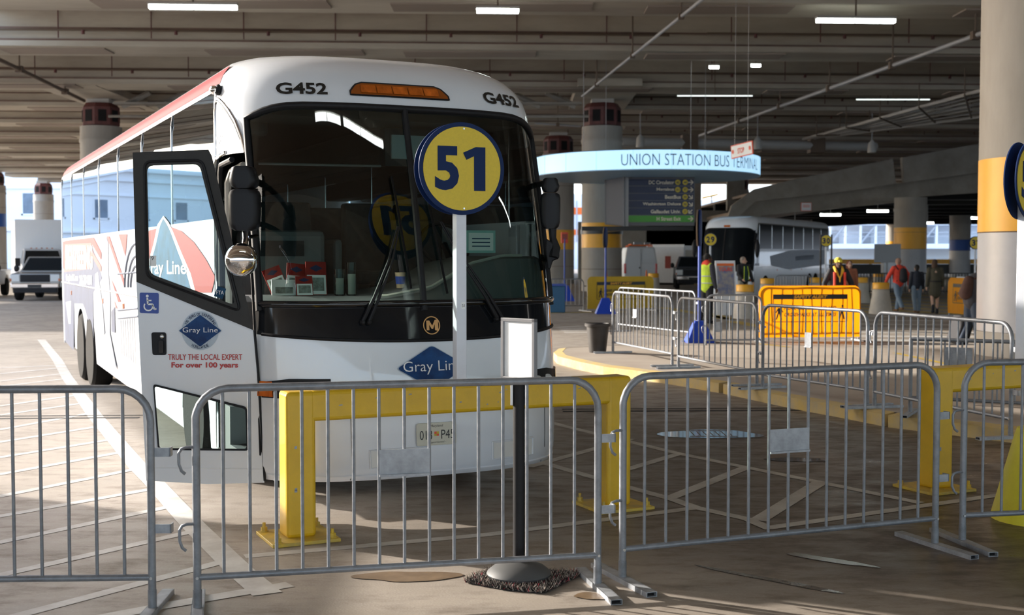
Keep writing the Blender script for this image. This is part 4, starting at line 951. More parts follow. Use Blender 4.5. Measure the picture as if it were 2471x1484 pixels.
    def bottom(y):
        b = skirt(y)
        for a in axles:
            dd = abs(y - a)
            if dd < WR: b = max(b, .50 + math.sqrt(WR * WR - dd * dd))
        return b
    seams = [1.05, 3.0, 4.8, 6.65, 8.5, 10.3, 12.0, 13.6]
    for s in (-1, 1):
        y0 = 1.05 if (hero and s < 0) else .36
        ysn = sorted(set([y0 + (BL - y0) * k / 150 for k in range(151)] + [a + dx for a in axles for dx in (-WR, -WR + .01, WR - .01, WR)]))
        mb = MB(); mb.grid(lambda y, v: (HW * (1 + s * wz(bottom(y) + (2.17 - bottom(y)) * v)), y, bottom(y) + (2.17 - bottom(y)) * v), ysn, [0, .15, .4, .7, 1])
        mb.build('side_panel', sidem, o, True)
        wall(s, y0, BL, 2.17, 2.20, 'sill', 'busw'); wall(s, y0, BL, 3.22, 3.26, 'window_rail', 'alu', x_off=.004)
        for a, b in zip(seams, seams[1:]):
            wall(s, a + .008, b - .008, 2.20, 3.22, 'side_window', 'sideglass' if hero else 'coachglass', 3)
        if not (hero and s < 0): wall(s, .36, 1.05, 1.5, 3.22, 'driver_window', 'sideglass' if hero else 'coachglass', 3)
        for q in seams: MB().tube([(HW * (1 + s * wz(z)) + s * .003, q, z) for z in (2.2, 2.6, 3.0, 3.12, 3.22)], .008, 6).build('window_seam', 'alu', o)
        MB().tube([(HW * (1 + s) + s * .004, y0 + .1, 1.45), (HW * (1 + s) + s * .004, BL, 1.45)], .012, 6).build('side_moulding', 'alu' if hero else 'busw', o)
        for a in axles:
            wh = MB(); xx = HW * (1 + s) - s * .13
            wh.lathe([(.30, -.14), (.47, -.14), (.51, -.10), (.515, 0), (.51, .10), (.47, .14), (.30, .14)], c=(xx, a, .515), n=48, axis='x'); tr = wh.build('tire', 'rubber', o, True)
            h = MB(); h.lathe([(.31, -.10), (.30, .13), (.285, .135), (.275, .09), (.22, .03), (.10, .02), (.095, .10), (.06, .13), (0, .13)] if s > 0 else [(.31, .10), (.30, -.13), (.285, -.135), (.275, -.09), (.22, -.03), (.10, -.02), (.095, -.10), (.06, -.13), (0, -.13)], c=(xx, a, .515), n=40, axis='x')
            hb = h.build('wheel', 'alu', tr, True)
            n_ = MB()
            for k in range(10):
                t = 2 * PI * k / 10; cy, cz = a + .165 * math.cos(t), .515 + .165 * math.sin(t); n_.cyl((xx + s * .02, cy, cz), (xx + s * .10, cy, cz), .019, 8, .014)
            n_.build('lug_nuts', 'chrome', hb, True)
            MB().grid(lambda t, v: (HW * (1 + s) - s * (.01 + .45 * v), a + .60 * math.cos(t), .5 + .60 * math.sin(t)), [PI * k / 16 for k in range(17)], [0, 1]).build('wheel_well', 'matblack', o)
        if s < 0 and hero or not hero:
            wall(s, 1.0, BL, 3.27, 3.42, 'red_stripe', 'redpaint', 4, x_off=.003) if hero else None
        for y in (3.9, 6.3, 8.2, 12.2):
            MB().bb(HW * (1 + s) - .012, HW * (1 + s) + .012, y - .05, y + .05, 1.27, 1.34).build('side_marker', 'amber', o, bevel=.006)
    # rear and underside
    mb = MB(); rr_ = [(HW * (1 + s * wz(z)), z) for s, zz in ((-1, [.4, 1.2, 3.12, 3.34, 3.49, 3.575]), (1, [3.575, 3.49, 3.34, 3.12, 1.2, .4])) for z in zz]
    mb.prism(rr_, lambda a, b, c_: (a, BL + c_, b), .06); mb.build('rear_panel', 'busw', o)
    MB().bb(.1, BW - .1, .55, BL, .33, .42).build('underbody', 'void', o)
    MB().bb(.6, BW - .6, .2, .6, .2, .42).bb(.3, .9, .4, .9, .16, .3).build('front_chassis', 'matblack', o)
    # fog light pockets in the bumper
    for ua, ub in ((-.40, -.06), (.36, .66)):
        uu = [ua + (ub - ua) * k / 8 for k in range(9)]
        b = MB(); b.grid(lambda u, v: Fp(u, .36 + .13 * v, .004), uu, [0, .5, 1]); b.build('bumper_pocket', 'pocket', o, True)
        MB().tube([Fp(u, .36, .006) for u in uu] + [Fp(ub, .49, .006)] + [Fp(u, .49, .006) for u in reversed(uu)], .008, 6, True).build('pocket_edge', 'busw', o, True)
    for ua in (-.5, .78): MB().tube([Fp(ua, .27 + k * .13, .001) for k in range(6)], .004, 5).build('bumper_seam', 'dash', o)
    MB().tube([Fp(u, .30, .004) for u in uc], .009, 6).build('bumper_lip', 'busw', o, True)
    # headlamps at both corners
    for ss in (-1, 1):
        a0, a1 = (.60, .93) if ss < 0 else (.62, .98)
        uu = [ss * (a0 + (a1 - a0) * k / 8) for k in range(9)]
        h = MB().grid(lambda u, v: Fp(u, .87 + (.145 - .05 * max(0, (abs(u) - .8) / .2)) * v, .008), uu, [0, .3, .7, 1]).build('headlamp', 'matblack', o, True)
        uu = [ss * (a1 - .05 + .06 * k / 12) if ss < 0 else .925 + .07 * k / 14 for k in range(15)]
        MB().grid(lambda u, v: Fp(max(-.995, min(.995, u)), .88 + .11 * v, .016), uu, [0, .5, 1]).build('turn_signal', 'amber', h, True)
        for q in (.70, .80): 
            p = Fp(ss * q, .935, .014); MB().ell(p, (.04, .008, .032)).build('lamp_lens', 'lens', h, True)
    return o
M['pocket'] = mat('bumper_pocket', (0.70, 0.69, 0.66), 0.4)
B = coach('large white sightseeing coach with its front door open, marked G452', BO, BT)
BM = Matrix.Translation(BO) @ Matrix.Rotation(BT, 4, 'Z')
def bw(x, y, z): return BM @ Vector((x, y, z))
BI = BM.inverted()
def hit_side(px, py, off=-.004):      # the point of the near side panel on a line of sight
    d = BI.to_3x3() @ ray(px, py); o_ = BI @ Vector((0, 0, CAMH)); t = (0 - o_.x) / d.x
    p = o_ + d * t; return (off, p.y, p.z)
# roof marker light
uu = sorted(set([-.36 + .62 * k / 16 for k in range(17)] + [-.36 + d for d in (.006, .015, .026)] + [.26 - d for d in (.006, .015, .026)]))
def am(u, v):
    e = min(u + .36, .26 - u) / .07; top = .03 + .075 * math.sin(PI / 2 * max(0, min(1, e)))
    return Fp(u, 3.125 + top * v, .006)
ml = MB().grid(am, uu, [0, .33, .66, 1]).build('roof_marker_light', 'amberd', B, True)
for k in range(5): a = -.295 + k * .1; MB().grid(lambda u, v: Fp(u, 3.148 + .062 * v, .014), [a, a + .03, a + .06, a + .092], [0, .5, 1]).build('marker_lens', 'amber', ml, True)
MB().tube([am(u, 0) for u in uu] + [am(u, 1) for u in reversed(uu)], .007, 5, True).build('marker_gasket', 'matblack', ml, True)
# fleet numbers
ff = lambda du=0: (lambda x, z: Fp(x, z, .006))
def ftext(s, uc_, z, h, wu, **k): return text(s, lambda x, zz: Fp(x, zz, .008), uc_, z, h, wu, parent=B, **k)
ftext('G452', -.63, 3.165, .095, .275, bold=.03, name='fleet_number'); ftext('G452', .665, 3.175, .10, .30, bold=.03, name='fleet_number')
# shield-shaped maker's badge
mb = MB(); bc = (-.005, 1.385)
for k in range(32):
    t0, t1 = 2 * PI * k / 32, 2 * PI * (k + 1) / 32; r0, r1 = .060, .068
    mb.add([Fp(bc[0] + r * math.cos(t) / HW, bc[1] + r * math.sin(t), .012) for r, t in ((r0, t0), (r1, t0), (r1, t1), (r0, t1))], [(0, 1, 2, 3)])
mb.add([Fp(bc[0] + x / HW, bc[1] + z, .013) for x, z in ((-.042, -.036), (-.020, -.036), (-.020, .004), (-.002, -.026), (.010, -.026), (.024, .008), (.024, -.036), (.046, -.042), (.052, -.036), (.052, .044), (.026, .040), (.004, -.002), (-.018, .036), (-.042, .036))], [(0, 1, 2, 12, 13), (2, 3, 11, 12), (3, 4, 5, 11), (5, 10, 11), (5, 6, 7, 8, 9, 10)])
mb.build('maker_badge', 'bronze', B)
# front emblem: a dark blue lozenge
def dia(f, cx, cz, w_, h, parent, letter='Gray Line', rim='white', tw=.80, th=.30, name='lozenge_emblem'):
    pr = lambda k: roundpoly([(cx - k * w_ / 2, cz), (cx, cz + k * h / 2), (cx + k * w_ / 2, cz), (cx, cz - k * h / 2)], .03)
    def sub(poly, off, nm, m, par):
        me = MB(); me.add([f(x, z, off) for x, z in poly] + [f(cx, cz, off)], [(i, (i + 1) % len(poly), len(poly)) for i in range(len(poly))]); return me.build(nm, m, par)
    e = sub(pr(1.0), .006, name, 'emblemgrey', parent); sub(pr(.965), .009, 'lozenge_field', 'emblem', e)
    text(letter, lambda x, z: f(x, z, .012), cx - .0 * w_, cz, h * th, w_ * tw, bold=-.005, name='emblem_lettering', m='white', parent=e)
    return e
dia(lambda x, z, o_: Fp(x / HW, z, o_), -.015, 1.075, .58, .335, B)
# number plate
pc = (-.005, .585)
fq = lambda x, z, o_=0.02: Fp(pc[0] + x / HW, pc[1] + z, o_)
M['plate'] = mat('plate_cream', (.62, .60, .50), .45)
pl = MB().add([fq(x, z) for x, z in rrect(.305, .155, .015)], [tuple(range(24))]).build('number_plate', 'plate', B)
MB().tube([fq(x, z, .02) for x, z in rrect(.31, .16, .015)], .004, 5, True).build('plate_frame', 'plate', pl)
text('013', lambda x, z: fq(x, z, .0225), -.085, -.005, .068, .098, name='plate_number', parent=pl); text('P45', lambda x, z: fq(x, z, .0225), .09, -.005, .068, .105, name='plate_number', parent=pl)
text('Maryland', lambda x, z: fq(x, z, .0225), 0, .058, .022, .10, slant=.3, name='plate_state', parent=pl); text('- Apportioned -', lambda x, z: fq(x, z, .0225), 0, -.062, .017, .15, slant=.2, name='plate_caption', parent=pl)
MB().add([fq(x, z, .0226) for x, z in ((-.018, -.015), (.018, -.015), (.018, .018), (-.018, .018))], [(0, 1, 2, 3)]).add([fq(x, z, .0228) for x, z in ((-.018, .0), (0, .0), (0, .018), (-.018, .018))], [(0, 1, 2, 3)], 1).add([fq(x, z, .0228) for x, z in ((0, -.015), (.018, -.015), (.018, 0), (0, 0))], [(0, 1, 2, 3)], 1).build('state_crest', ['gold', 'stop'], pl)
# wipers: two double arms
def wiper(piv, knee, tip, blade, nm='wiper'):
    mb = MB()
    for dx in (0, .035):
        P = [Fp(piv[0] + dx, piv[1], .05), Fp(piv[0] + dx * .8 + (knee[0] - piv[0]) * .4, piv[1] + (knee[1] - piv[1]) * .4, .075), Fp(knee[0] + dx * .7, knee[1], .06), Fp(tip[0] + dx * .3, tip[1], .05)]
        mb.tube(P, [.016, .013, .008, .006], 8); mb.ell(Fp(piv[0] + dx, piv[1] - .01, .04), (.022, .03, .022), n=12)
    w0 = mb.build(nm, 'matblack', B, True)
    MB().tube([Fp(blade[0][0] + (blade[1][0] - blade[0][0]) * k / 8, blade[0][1] + (blade[1][1] - blade[0][1]) * k / 8, .03) for k in range(9)], .009, 6).build('wiper_blade', 'rubber', w0, True)
wiper((-.415, 1.43), (-.25, 1.86), (-.175, 2.12), ((-.175, 2.50), (-.12, 1.66)))
wiper((.40, 1.43), (.20, 1.86), (.09, 2.16), ((.02, 2.5), (.10, 1.62)))
# mirrors
def BP(px, py, y):   # body-frame point on a line of sight at body depth y
    d = BI.to_3x3() @ ray(px, py); o_ = BI @ Vector((0, 0, CAMH)); t = (y - o_.y) / d.y; return o_ + d * t
mr = MB()
c0 = AT(590, 490, 8.55); sc_ = 8.55 / F
def wf(v): return tuple(BI @ Vector(v))
def mirror(px, ytop, ysplit, ybot, w_, Y, m, asx=0):
    mb = MB(); cx = AT(px, ytop, Y).x; zt = AT(px, ytop, Y).z; zs = AT(px, ysplit, Y).z; zb = AT(px, ybot, Y).z; W = w_ * Y / F
    def shell(z0, z1, wt, wb, sh=0.0):
        ring = rrect(1, 1, .28, 4)
        rows = [(z0, wb * .62), (z0 + .015, wb * .86), (z0 + .05, wb), ((z0 + z1) / 2, (wb + wt) / 2 * 1.03), (z1 - .04, wt), (z1 - .01, wt * .9), (z1, wt * .68)]
        vs = []; K = len(ring)
        for z, ww in rows: vs += [wf((cx + sh * (z - z0) + x * ww, Y + y * W * .8, z)) for x, y in ring]
        fs = [(i * K + k, i * K + (k + 1) % K, (i + 1) * K + (k + 1) % K, (i + 1) * K + k) for i in range(len(rows) - 1) for k in range(K)] + [tuple(range(K)), tuple((len(rows) - 1) * K + k for k in range(K))]
        mb.add(vs, fs)
    shell(zb, zs - .005, W * .96, W * .92); shell(zs + .002, zt, W * .76, W * .88, asx)
    return mb
ml_ = mirror(590, 402, 456, 557, 76, 8.58, 0, -.04).build('mirror', 'mirrorblack', B, True, sharp=50)
pb = AT(583, 627, 8.5)
MB().ell(wf(pb), (.115, .085, .117), n=28).build('round_mirror', 'chrome', ml_, True)
MB().tube([wf(AT(592, 556, 8.58)), wf(AT(592, 578, 8.56)), wf(AT(588, 600, 8.5))], .022, 10).tube([wf(AT(596, 572, 8.57)), wf(AT(620, 570, 8.85))], .014, 8).build('mirror_bracket', 'chrome', ml_, True)
MB().tube([wf(AT(600, 440, 8.6)), wf(AT(612, 436, 8.9)), Fp(-.93, 2.48, .0)], .028, 8).tube([wf(AT(605, 520, 8.6)), Fp(-.93, 2.15, 0)], .022, 8).build('mirror_arm', 'matblack', ml_, True)
mr_ = mirror(1328, 430, 465, 552, 50, 10.0, 0, .0).build('mirror', 'mirrorblack', B, True, sharp=50)
MB().tube([wf(AT(1333, 552, 10.0)), wf(AT(1334, 575, 10.0)), wf(AT(1340, 600, 9.98)), wf(AT(1336, 622, 9.95))], [.035, .03, .045, .04], 8).tube([wf(AT(1322, 440, 10.0)), Fp(.985, 2.5, .0)], .025, 8).tube([wf(AT(1338, 610, 9.98)), Fp(.99, 1.85, 0)], .03, 8).build('mirror_bracket', 'matblack', mr_, True)
mb = MB(); mb.prism([(1318, 575), (1332, 585), (1350, 600), (1350, 622), (1334, 630), (1328, 650), (1322, 650), (1316, 600)], lambda a, b, c_: wf(AT(a, b, 9.95 + c_)), .08); mb.build('convex_mirror', 'matblack', mr_, bevel=.01)
# chrome clearance lamp and pillar details
p = hit_side(527, 218, -.03); MB().ell((p[0] - .01, p[1], p[2]), (.035, .06, .035), n=16).build('chrome_lamp', 'chrome', B, True); MB().ell((p[0] + .025, p[1] - .02, p[2]), (.03, .05, .045)).build('lamp_base', 'matblack', B, True)
arch = [(p_[0], p_[1], p_[2]) for p_ in [(-.012, 1.04, 2.72), (-.012, 1.03, 3.0), (-.012, 1.02, 3.12), (-.010, .98, 3.17), (-.006, .91, 3.13), (.0, .84, 3.0), (.004, .72, 2.72)]]
# door header and frame
MB().tube([(-.006, 1.03, .36), (-.006, 1.03, 2.60), (-.006, .99, 2.68), (-.002, .66, 2.70)], .016, 8).build('door_frame', 'chrome', B, True)
MB().tube([(.02, .98, .36), (.02, .98, 2.56), (.02, .94, 2.62), (.03, .60, 2.64)], .022, 8).build('door_seal', 'matblack', B, True)
MB().tube([(.07, .93, .40), (.07, .93, 2.48), (.09, .86, 2.57), (.12, .6, 2.60)], .028, 8).build('inner_door_trim', 'pale', B, True)
MB().bb(-.006, .02, 1.03, 1.05, .28, 3.2).build('pillar_strip', 'alu', B)
arch = [Fp(-.935, 2.68, .004), Fp(-.945, 2.80, .004), Fp(-.965, 2.93, .004), Fp(-.985, 3.02, .004), Fp(-.9985, 3.09, .004), (-.004, .90, 3.135), (-.004, .96, 3.145), (-.004, 1.01, 3.12), (-.004, 1.03, 3.05), (-.004, 1.035, 2.85), (-.004, 1.035, 2.70)]
MB().tube(arch, .013, 8).build('pillar_arch', 'alu', B, True)
MB().tube([(a_[0] - .002, a_[1] + .016, a_[2] - .02) for a_ in arch[1:8]], .008, 6).build('arch_shade_line', 'dash', B, True)  # dark line drawn for the shade of the recess along the arch
text('G452', lambda y, z: (-.0035, .90 - y, z), 0, 2.80, .10, .25, name='faded_fleet_number', m='decalpale', parent=B, bold=.01)
MB().grid(lambda y, z: (HW * (1 - wz(z)) - .001, max(y, .352 + lean(z)), z), [.352, .7, 1.05], [2.68, 2.8, 3.0, 3.12, 3.2, 3.24, 3.26]).build('pillar_panel', 'busw', B, True)
MB().grid(lambda u, v: Fp(u, .26 + 1.06 * v), [-.945, -.93, -.915], [0, .5, 1]).build('corner_edge', 'busw', B, True)
MB().tube([Fp(-.945, .27 + k * .2, .002) for k in range(12)], .010, 6).build('corner_seal', 'matblack', B, True)
# graphics on the near side
def decal(nm, m, pts, off=-.004, rnd=0):
    P = [hit_side(px, py, off) for px, py in pts]
    if rnd: P = [(off, y, z) for y, z in roundpoly([(p[1], p[2]) for p in P], rnd)]
    mb = MB()
    me = mb.add(P, [tuple(range(len(P)))]); return mb.build(nm, m, B)
K = lambda L_: [(140 + x / 3.09, 480 + y / 3.09) for x, y in L_]
decal('side_graphic', 'decalblue', K([(40, 545), (250, 520), (265, 380), (330, 590), (262, 700), (268, 1160), (246, 985), (205, 830), (185, 780), (120, 780), (118, 1130), (55, 1060)]), -.003)
decal('side_graphic', 'decalpink', K([(50, 338), (250, 328), (262, 385), (255, 520), (45, 545)]), -.0045)
decal('side_graphic', 'decalred', K([(50, 312), (268, 288), (325, 400), (325, 458), (250, 328), (50, 338)]), -.006)
decal('side_graphic', 'decalred', K([(38, 320), (50, 318), (48, 520), (40, 520)]), -.006)
decal('side_graphic', 'decalpink', K([(262, 395), (325, 500), (325, 548), (262, 440)]), -.006)
decal('side_graphic', 'decalred', K([(365, 278), (385, 278), (500, 620), (498, 662)]), -.006)
decal('side_graphic', 'decalred', K([(455, 265), (518, 262), (505, 435)]), -.006)
decal('side_graphic', 'decalred', K([(392, 575), (470, 765), (452, 770)]), -.006)
decal('side_graphic', 'decalpink', K([(418, 745), (445, 820), (432, 815)]), -.006)
decal('side_graphic', 'decalgrey', K([(340, 300), (362, 285), (378, 330), (380, 560), (395, 760), (390, 1000), (440, 1270), (400, 1240), (365, 1050), (340, 800), (330, 420)]), -.005)
decal('side_graphic', 'decalpale', K([(280, 560), (300, 545), (335, 800), (350, 1000), (335, 1015), (300, 840), (275, 800)]), -.0055)
decal('side_graphic', 'decalblue', K([(400, 840), (425, 800), (428, 1000), (402, 990)]), -.005)
decal('side_graphic', 'decalpale', K([(60, 770), (100, 760), (98, 930), (82, 930)]), -.0055)
mb = MB()
for k in range(7):
    a = K([(465 + k * 17, 900 - k * 2), (470 + k * 17, 900 - k * 2), (472 + k * 17, 1160 + k * 12), (467 + k * 17, 1155 + k * 12)]); P = [hit_side(*q_, -.006) for q_ in a]; mb.add(P, [(0, 1, 2, 3)])
for rr_ in (1.0, .72, .5):
    P = [hit_side(140 + (592 - 90 * rr_ * math.cos(t)) / 3.09, 480 + (660 - 330 * rr_ * math.sin(t)) / 3.09, -.006) for t in [PI / 2 * k / 10 for k in range(11)]]; mb.tube(P, .012, 4)
for yy in (560, 830, 890): mb.tube([hit_side(140 + 450 / 3.09, 480 + yy / 3.09, -.005), hit_side(140 + 600 / 3.09, 480 + (yy - 15) / 3.09, -.005)], .012, 4)
mb.build('dome_drawing', 'decalgrey', B)
# lettering on the side (reads towards the front)
pa = hit_side(159, 600); pz = hit_side(226, 600)
def stext(s, x0, x1, y0, y1, m='white', bold=.02, nm='side_lettering', off=-.009):
    a = hit_side(x0, y0); b = hit_side(x1, y0); c_ = hit_side(x0, y1); d = hit_side(x1, y1); vs, fs, _ = textmesh(s, bold)
    out = []
    for vx, vy, vz in vs:
        s_ = vx + .5; t = .5 - vy; ya = a[1] + (b[1] - a[1]) * s_; zt_ = a[2] + (b[2] - a[2]) * s_; zb_ = c_[2] + (d[2] - c_[2]) * s_; out.append((off, ya, zt_ + (zb_ - zt_) * t))
    b_ = MB(); b_.add(out, fs); return b_.build(nm, m, B)
stext('SIGHTSEEING', 159, 224, 592, 650, bold=.03); stext('GrayLineDC.com', 161, 189, 662, 682); stext('202-779-9894', 193, 223, 664, 688)
# emblem and red fan seen through the door glass
decal('side_graphic', 'decalred', [(345, 575), (362, 556), (385, 550), (412, 547), (440, 558), (470, 585), (498, 625), (521, 668), (512, 706), (490, 706), (400, 690), (345, 660)], -.006)
tri = [(396, 527), (404, 540), (412, 556), (432, 610), (452, 660), (464, 700), (345, 676), (364, 640), (378, 590), (388, 545)]
decal('side_graphic', 'white', [(396, 521), (408, 536), (418, 556), (440, 610), (462, 660), (474, 706), (340, 684), (358, 640), (372, 590), (382, 542)], -.0075)
decal('side_graphic', 'decalteal', tri, -.009)
stext('Gray Line', 350, 452, 628, 672, bold=.01, off=-.012)
# ---- the open door, swung out beside the front corner
DY = 8.93
dr = MB(); DW = lambda px, py, y=DY: wf(AT(px, py, y))
def dpoly(nm, m, pts, th, y=DY, parent=None, rnd=0, hole=None):
    mb = MB(); P = roundpoly(pts, rnd) if rnd else pts
    mb.prism(P, lambda a, b, c_: DW(a, b, y + c_), th); return mb.build(nm, m, parent)
def ringpoly(nm, m, outer_, inner_, th, y, parent, n=60, bev=0):
    def samp(P):
        P = [Vector(p) for p in P]; L_ = [(P[(i + 1) % len(P)] - P[i]).length for i in range(len(P))]; T = sum(L_); out = []
        return P, L_, T
    c_ = Vector((sum(p[0] for p in inner_) / len(inner_), sum(p[1] for p in inner_) / len(inner_)))
    def cast(P, d):
        best = None
        for i in range(len(P)):
            a = Vector(P[i]); b = Vector(P[(i + 1) % len(P)]); e = b - a; den = d.x * e.y - d.y * e.x
            if abs(den) < 1e-9: continue
            t = ((a.x - c_.x) * e.y - (a.y - c_.y) * e.x) / den; s_ = ((a.x - c_.x) * d.y - (a.y - c_.y) * d.x) / den
            if t > 0 and -1e-6 <= s_ <= 1 + 1e-6: best = t if best is None else max(best, t)
        return c_ + d * best
    angs = sorted(set([2 * PI * k / n for k in range(n)] + [math.atan2(p[1] - c_.y, p[0] - c_.x) % (2 * PI) for p in list(outer_) + list(inner_)]))
    A = []; Bq = []
    for t in angs: d = Vector((math.cos(t), math.sin(t))); A.append(cast(outer_, d)); Bq.append(cast(inner_, d))
    N_ = len(angs); mb = MB(); vs = [DW(q_.x, q_.y, y + t) for t in (0, th) for Q in (A, Bq) for q_ in Q]; fs = []
    for i in range(N_):
        j = (i + 1) % N_; fs += [(i, j, N_ + j, N_ + i), (2 * N_ + i, 3 * N_ + i, 3 * N_ + j, 2 * N_ + j), (i, 2 * N_ + i, 2 * N_ + j, j), (N_ + i, N_ + j, 3 * N_ + j, 3 * N_ + i)]
    mb.add(vs, fs); return mb.build(nm, m, parent)
door = bpy.data.objects.new('door', None); C.objects.link(door); door.parent = B; door['label'] = 'open white door leaf with black-framed window'
up_o = [(320, 368), (503, 361), (511, 376), (612, 797), (329, 680)]
up_i = roundpoly([(355, 400), (481, 396), (568, 737), (361, 660)], 16)
ringpoly('window_frame', 'doorblack', up_o, up_i, .055, DY - .01, door)
MB().tube([DW(a, b, DY - .015) for a, b in roundpoly([(348, 390), (488, 386), (580, 752), (354, 668)], 18)], .010, 6, True).build('window_seal', 'matblack', door, True)
dpoly('window_pane', 'doorglass', up_i, .006, DY + .01, door)
lo_o = [(329, 680), (612, 797), (621, 900), (638, 1165), (500, 1168), (353, 1160), (340, 900)]
lo_i = roundpoly([(373, 932), (592, 987), (595, 1083), (385, 1081)], 7)
ringpoly('door_panel', 'busw', lo_o, lo_i, .05, DY, door)
ringpoly('lower_window_frame', 'matblack', roundpoly([(369, 926), (596, 982), (600, 1088), (381, 1086)], 9), lo_i, .03, DY - .012, door)
dpoly('lower_pane', 'doorglass', lo_i, .006, DY + .012, door)
MB().tube([DW(352, 1128, DY - .001), DW(637, 1132, DY - .001)], .004, 5).build('panel_crease', 'busw', door)
MB().tube([DW(614, 797, DY + .0), DW(623, 900, DY + .0), DW(639, 1160, DY)], .010, 6).build('edge_seal', 'matblack', door, True)
dpoly('handle_recess', 'matblack', roundpoly([(365, 802), (401, 802), (402, 857), (368, 857)], 6), .01, DY - .006, door)
h_ = dpoly('door_handle', 'black', roundpoly([(382, 822), (394, 822), (394, 852), (383, 852)], 4), .02, DY - .02, door); MB().ell(DW(391, 812, DY - .012), (.016, .01, .016)).build('door_lock', 'zinc', door, True)
wc = dpoly('wheelchair_sign', 'bluesign', roundpoly([(337, 706), (383, 707), (383, 757), (337, 755)], 4), .003, DY - .004, door)
mb = MB(); qf = lambda x, z: DW(337 + x * 46, 706 + z * 50, DY - .006)
mb.add([qf(.40 + .075 * math.cos(t), .17 + .07 * math.sin(t)) for t in [k * PI / 6 for k in range(12)]], [tuple(range(12))])
for a, b, w_ in (((.40, .26), (.43, .56), .05), ((.43, .56), (.68, .56), .045), ((.68, .56), (.78, .82), .045), ((.78, .82), (.88, .78), .04), ((.41, .38), (.62, .38), .035)):
    a = Vector(a); b = Vector(b); d = (b - a).normalized(); n_ = Vector((-d.y, d.x)) * w_ * .9; mb.add([qf(*(a - n_)), qf(*(b - n_)), qf(*(b + n_)), qf(*(a + n_))], [(0, 1, 2, 3)])
for k in range(18):
    t0, t1 = [R(-15 + 230 * q_ / 18 ) for q_ in (k, k + 1)]; mb.add([qf(.46 + r * math.cos(t), .66 + r * .92 * math.sin(t)) for r, t in ((.19, t0), (.26, t0), (.26, t1), (.19, t1))], [(0, 1, 2, 3)])
mb.build('wheelchair_symbol', 'white', wc)
ec = (483, 798)
def pxf(x, z, o_): return DW(ec[0] + x, ec[1] - z, DY - .004 - o_ * .5)
mb = MB()
for k in range(48):
    t0, t1 = 2 * PI * k / 48, 2 * PI * (k + 1) / 48; mb.add([pxf(r * math.cos(t) * 1.0, r * 1.05 * math.sin(t), 0) for r, t in ((31, t0), (44.5, t0), (44.5, t1), (31, t1))], [(0, 1, 2, 3)])
rg = mb.build('emblem_ring', 'emblemgrey', door)
def arc(s, r, a0, a1, h, flip=1):
    mb = MB(); n_ = len(s)
    for i, ch in enumerate(s):
        if ch == ' ': continue
        t = R(a0 + (a1 - a0) * (i + .5) / n_); vs, fs, asp = textmesh(ch, .01)
        w_ = min(h * asp, h * .9); ct, st_ = math.cos(t), math.sin(t); out = []
        for vx, vy, vz in vs:
            x, y = vx * w_, vy * h
            if flip > 0: X, Y_ = r * ct + x * st_ + y * ct, r * 1.05 * st_ - x * ct + y * st_
            else: X, Y_ = r * ct - x * st_ - y * ct, r * 1.05 * st_ + x * ct - y * st_
            out.append(pxf(X, Y_, .004))
        mb.add(out, fs)
    return mb
arc('100 YEARS of SIGHTSEEING', 38, 158, 22, 7).build('ring_lettering', 'decalblue', rg); arc('WORLDWIDE', 38, 238, 302, 7, -1).build('ring_lettering', 'decalblue', rg)
dia(lambda x, z, o_: DW(ec[0] + x * 100, ec[1] - z * 100, DY - .005 - o_ * .5), 0, 0, 1.06, .80, door, tw=.80, th=.20)
tx = lambda x, z: DW(x, -z, DY - .005)
text('TRULY THE LOCAL EXPERT', tx, 495, -861.5, 14, 179, bold=.012, m='textred', parent=door, name='slogan')
text('For over 100 years', tx, 494, -882.5, 17, 161, bold=.03, m='textred', parent=door, name='slogan')
stx = dpoly('window_sticker', 'decalteal', [(526, 690), (546, 697), (537, 722), (516, 714)], .002, DY + .003, door)
text('FTA', tx, 531, -706, 9, 18, m='white', parent=stx, name='sticker_lettering')
stn = dpoly('door_number', 'paper', [(361, 617), (377, 617), (377, 642), (361, 642)], .002, DY + .004, door); text('9', lambda x, z: DW(x, -z, DY + .003), 368, -623, 10, 6, parent=stn, name='number_print')
MB().tube([DW(600, 900, DY + .06), DW(640, 905, DY + .35)], .02, 8).tube([DW(560, 470, DY + .06), DW(592, 470, DY + .5)], .02, 8).build('door_arm', 'matblack', door, True)

# ---- inside the coach
MB().bb(.05, BW - .05, .95, 13.6, 1.15, 1.22).build('cabin_floor', 'lining', B)
MB().bb(.03, 1.0, .45, 1.3, .36, .42).bb(.03, 1.0, .75, 1.3, .42, .72).bb(.03, 1.1, 1.0, 1.5, .72, 1.0).build('entry_steps', 'lining', B)
MB().bb(1.0, 1.05, .4, 1.6, .4, 1.35).build('stairwell_wall', 'dash', B)
MB().bb(.12, BW - .12, 1.1, 13.5, 3.26, 3.3).bb(.12, BW - .12, .62, 1.2, 3.0, 3.1).build('headliner', 'lining', B)
for x in (.12, BW - .55): MB().bb(x, x + .43, 1.5, 13.4, 2.92, 3.22).build('luggage_rack', 'lining', B, bevel=.04)
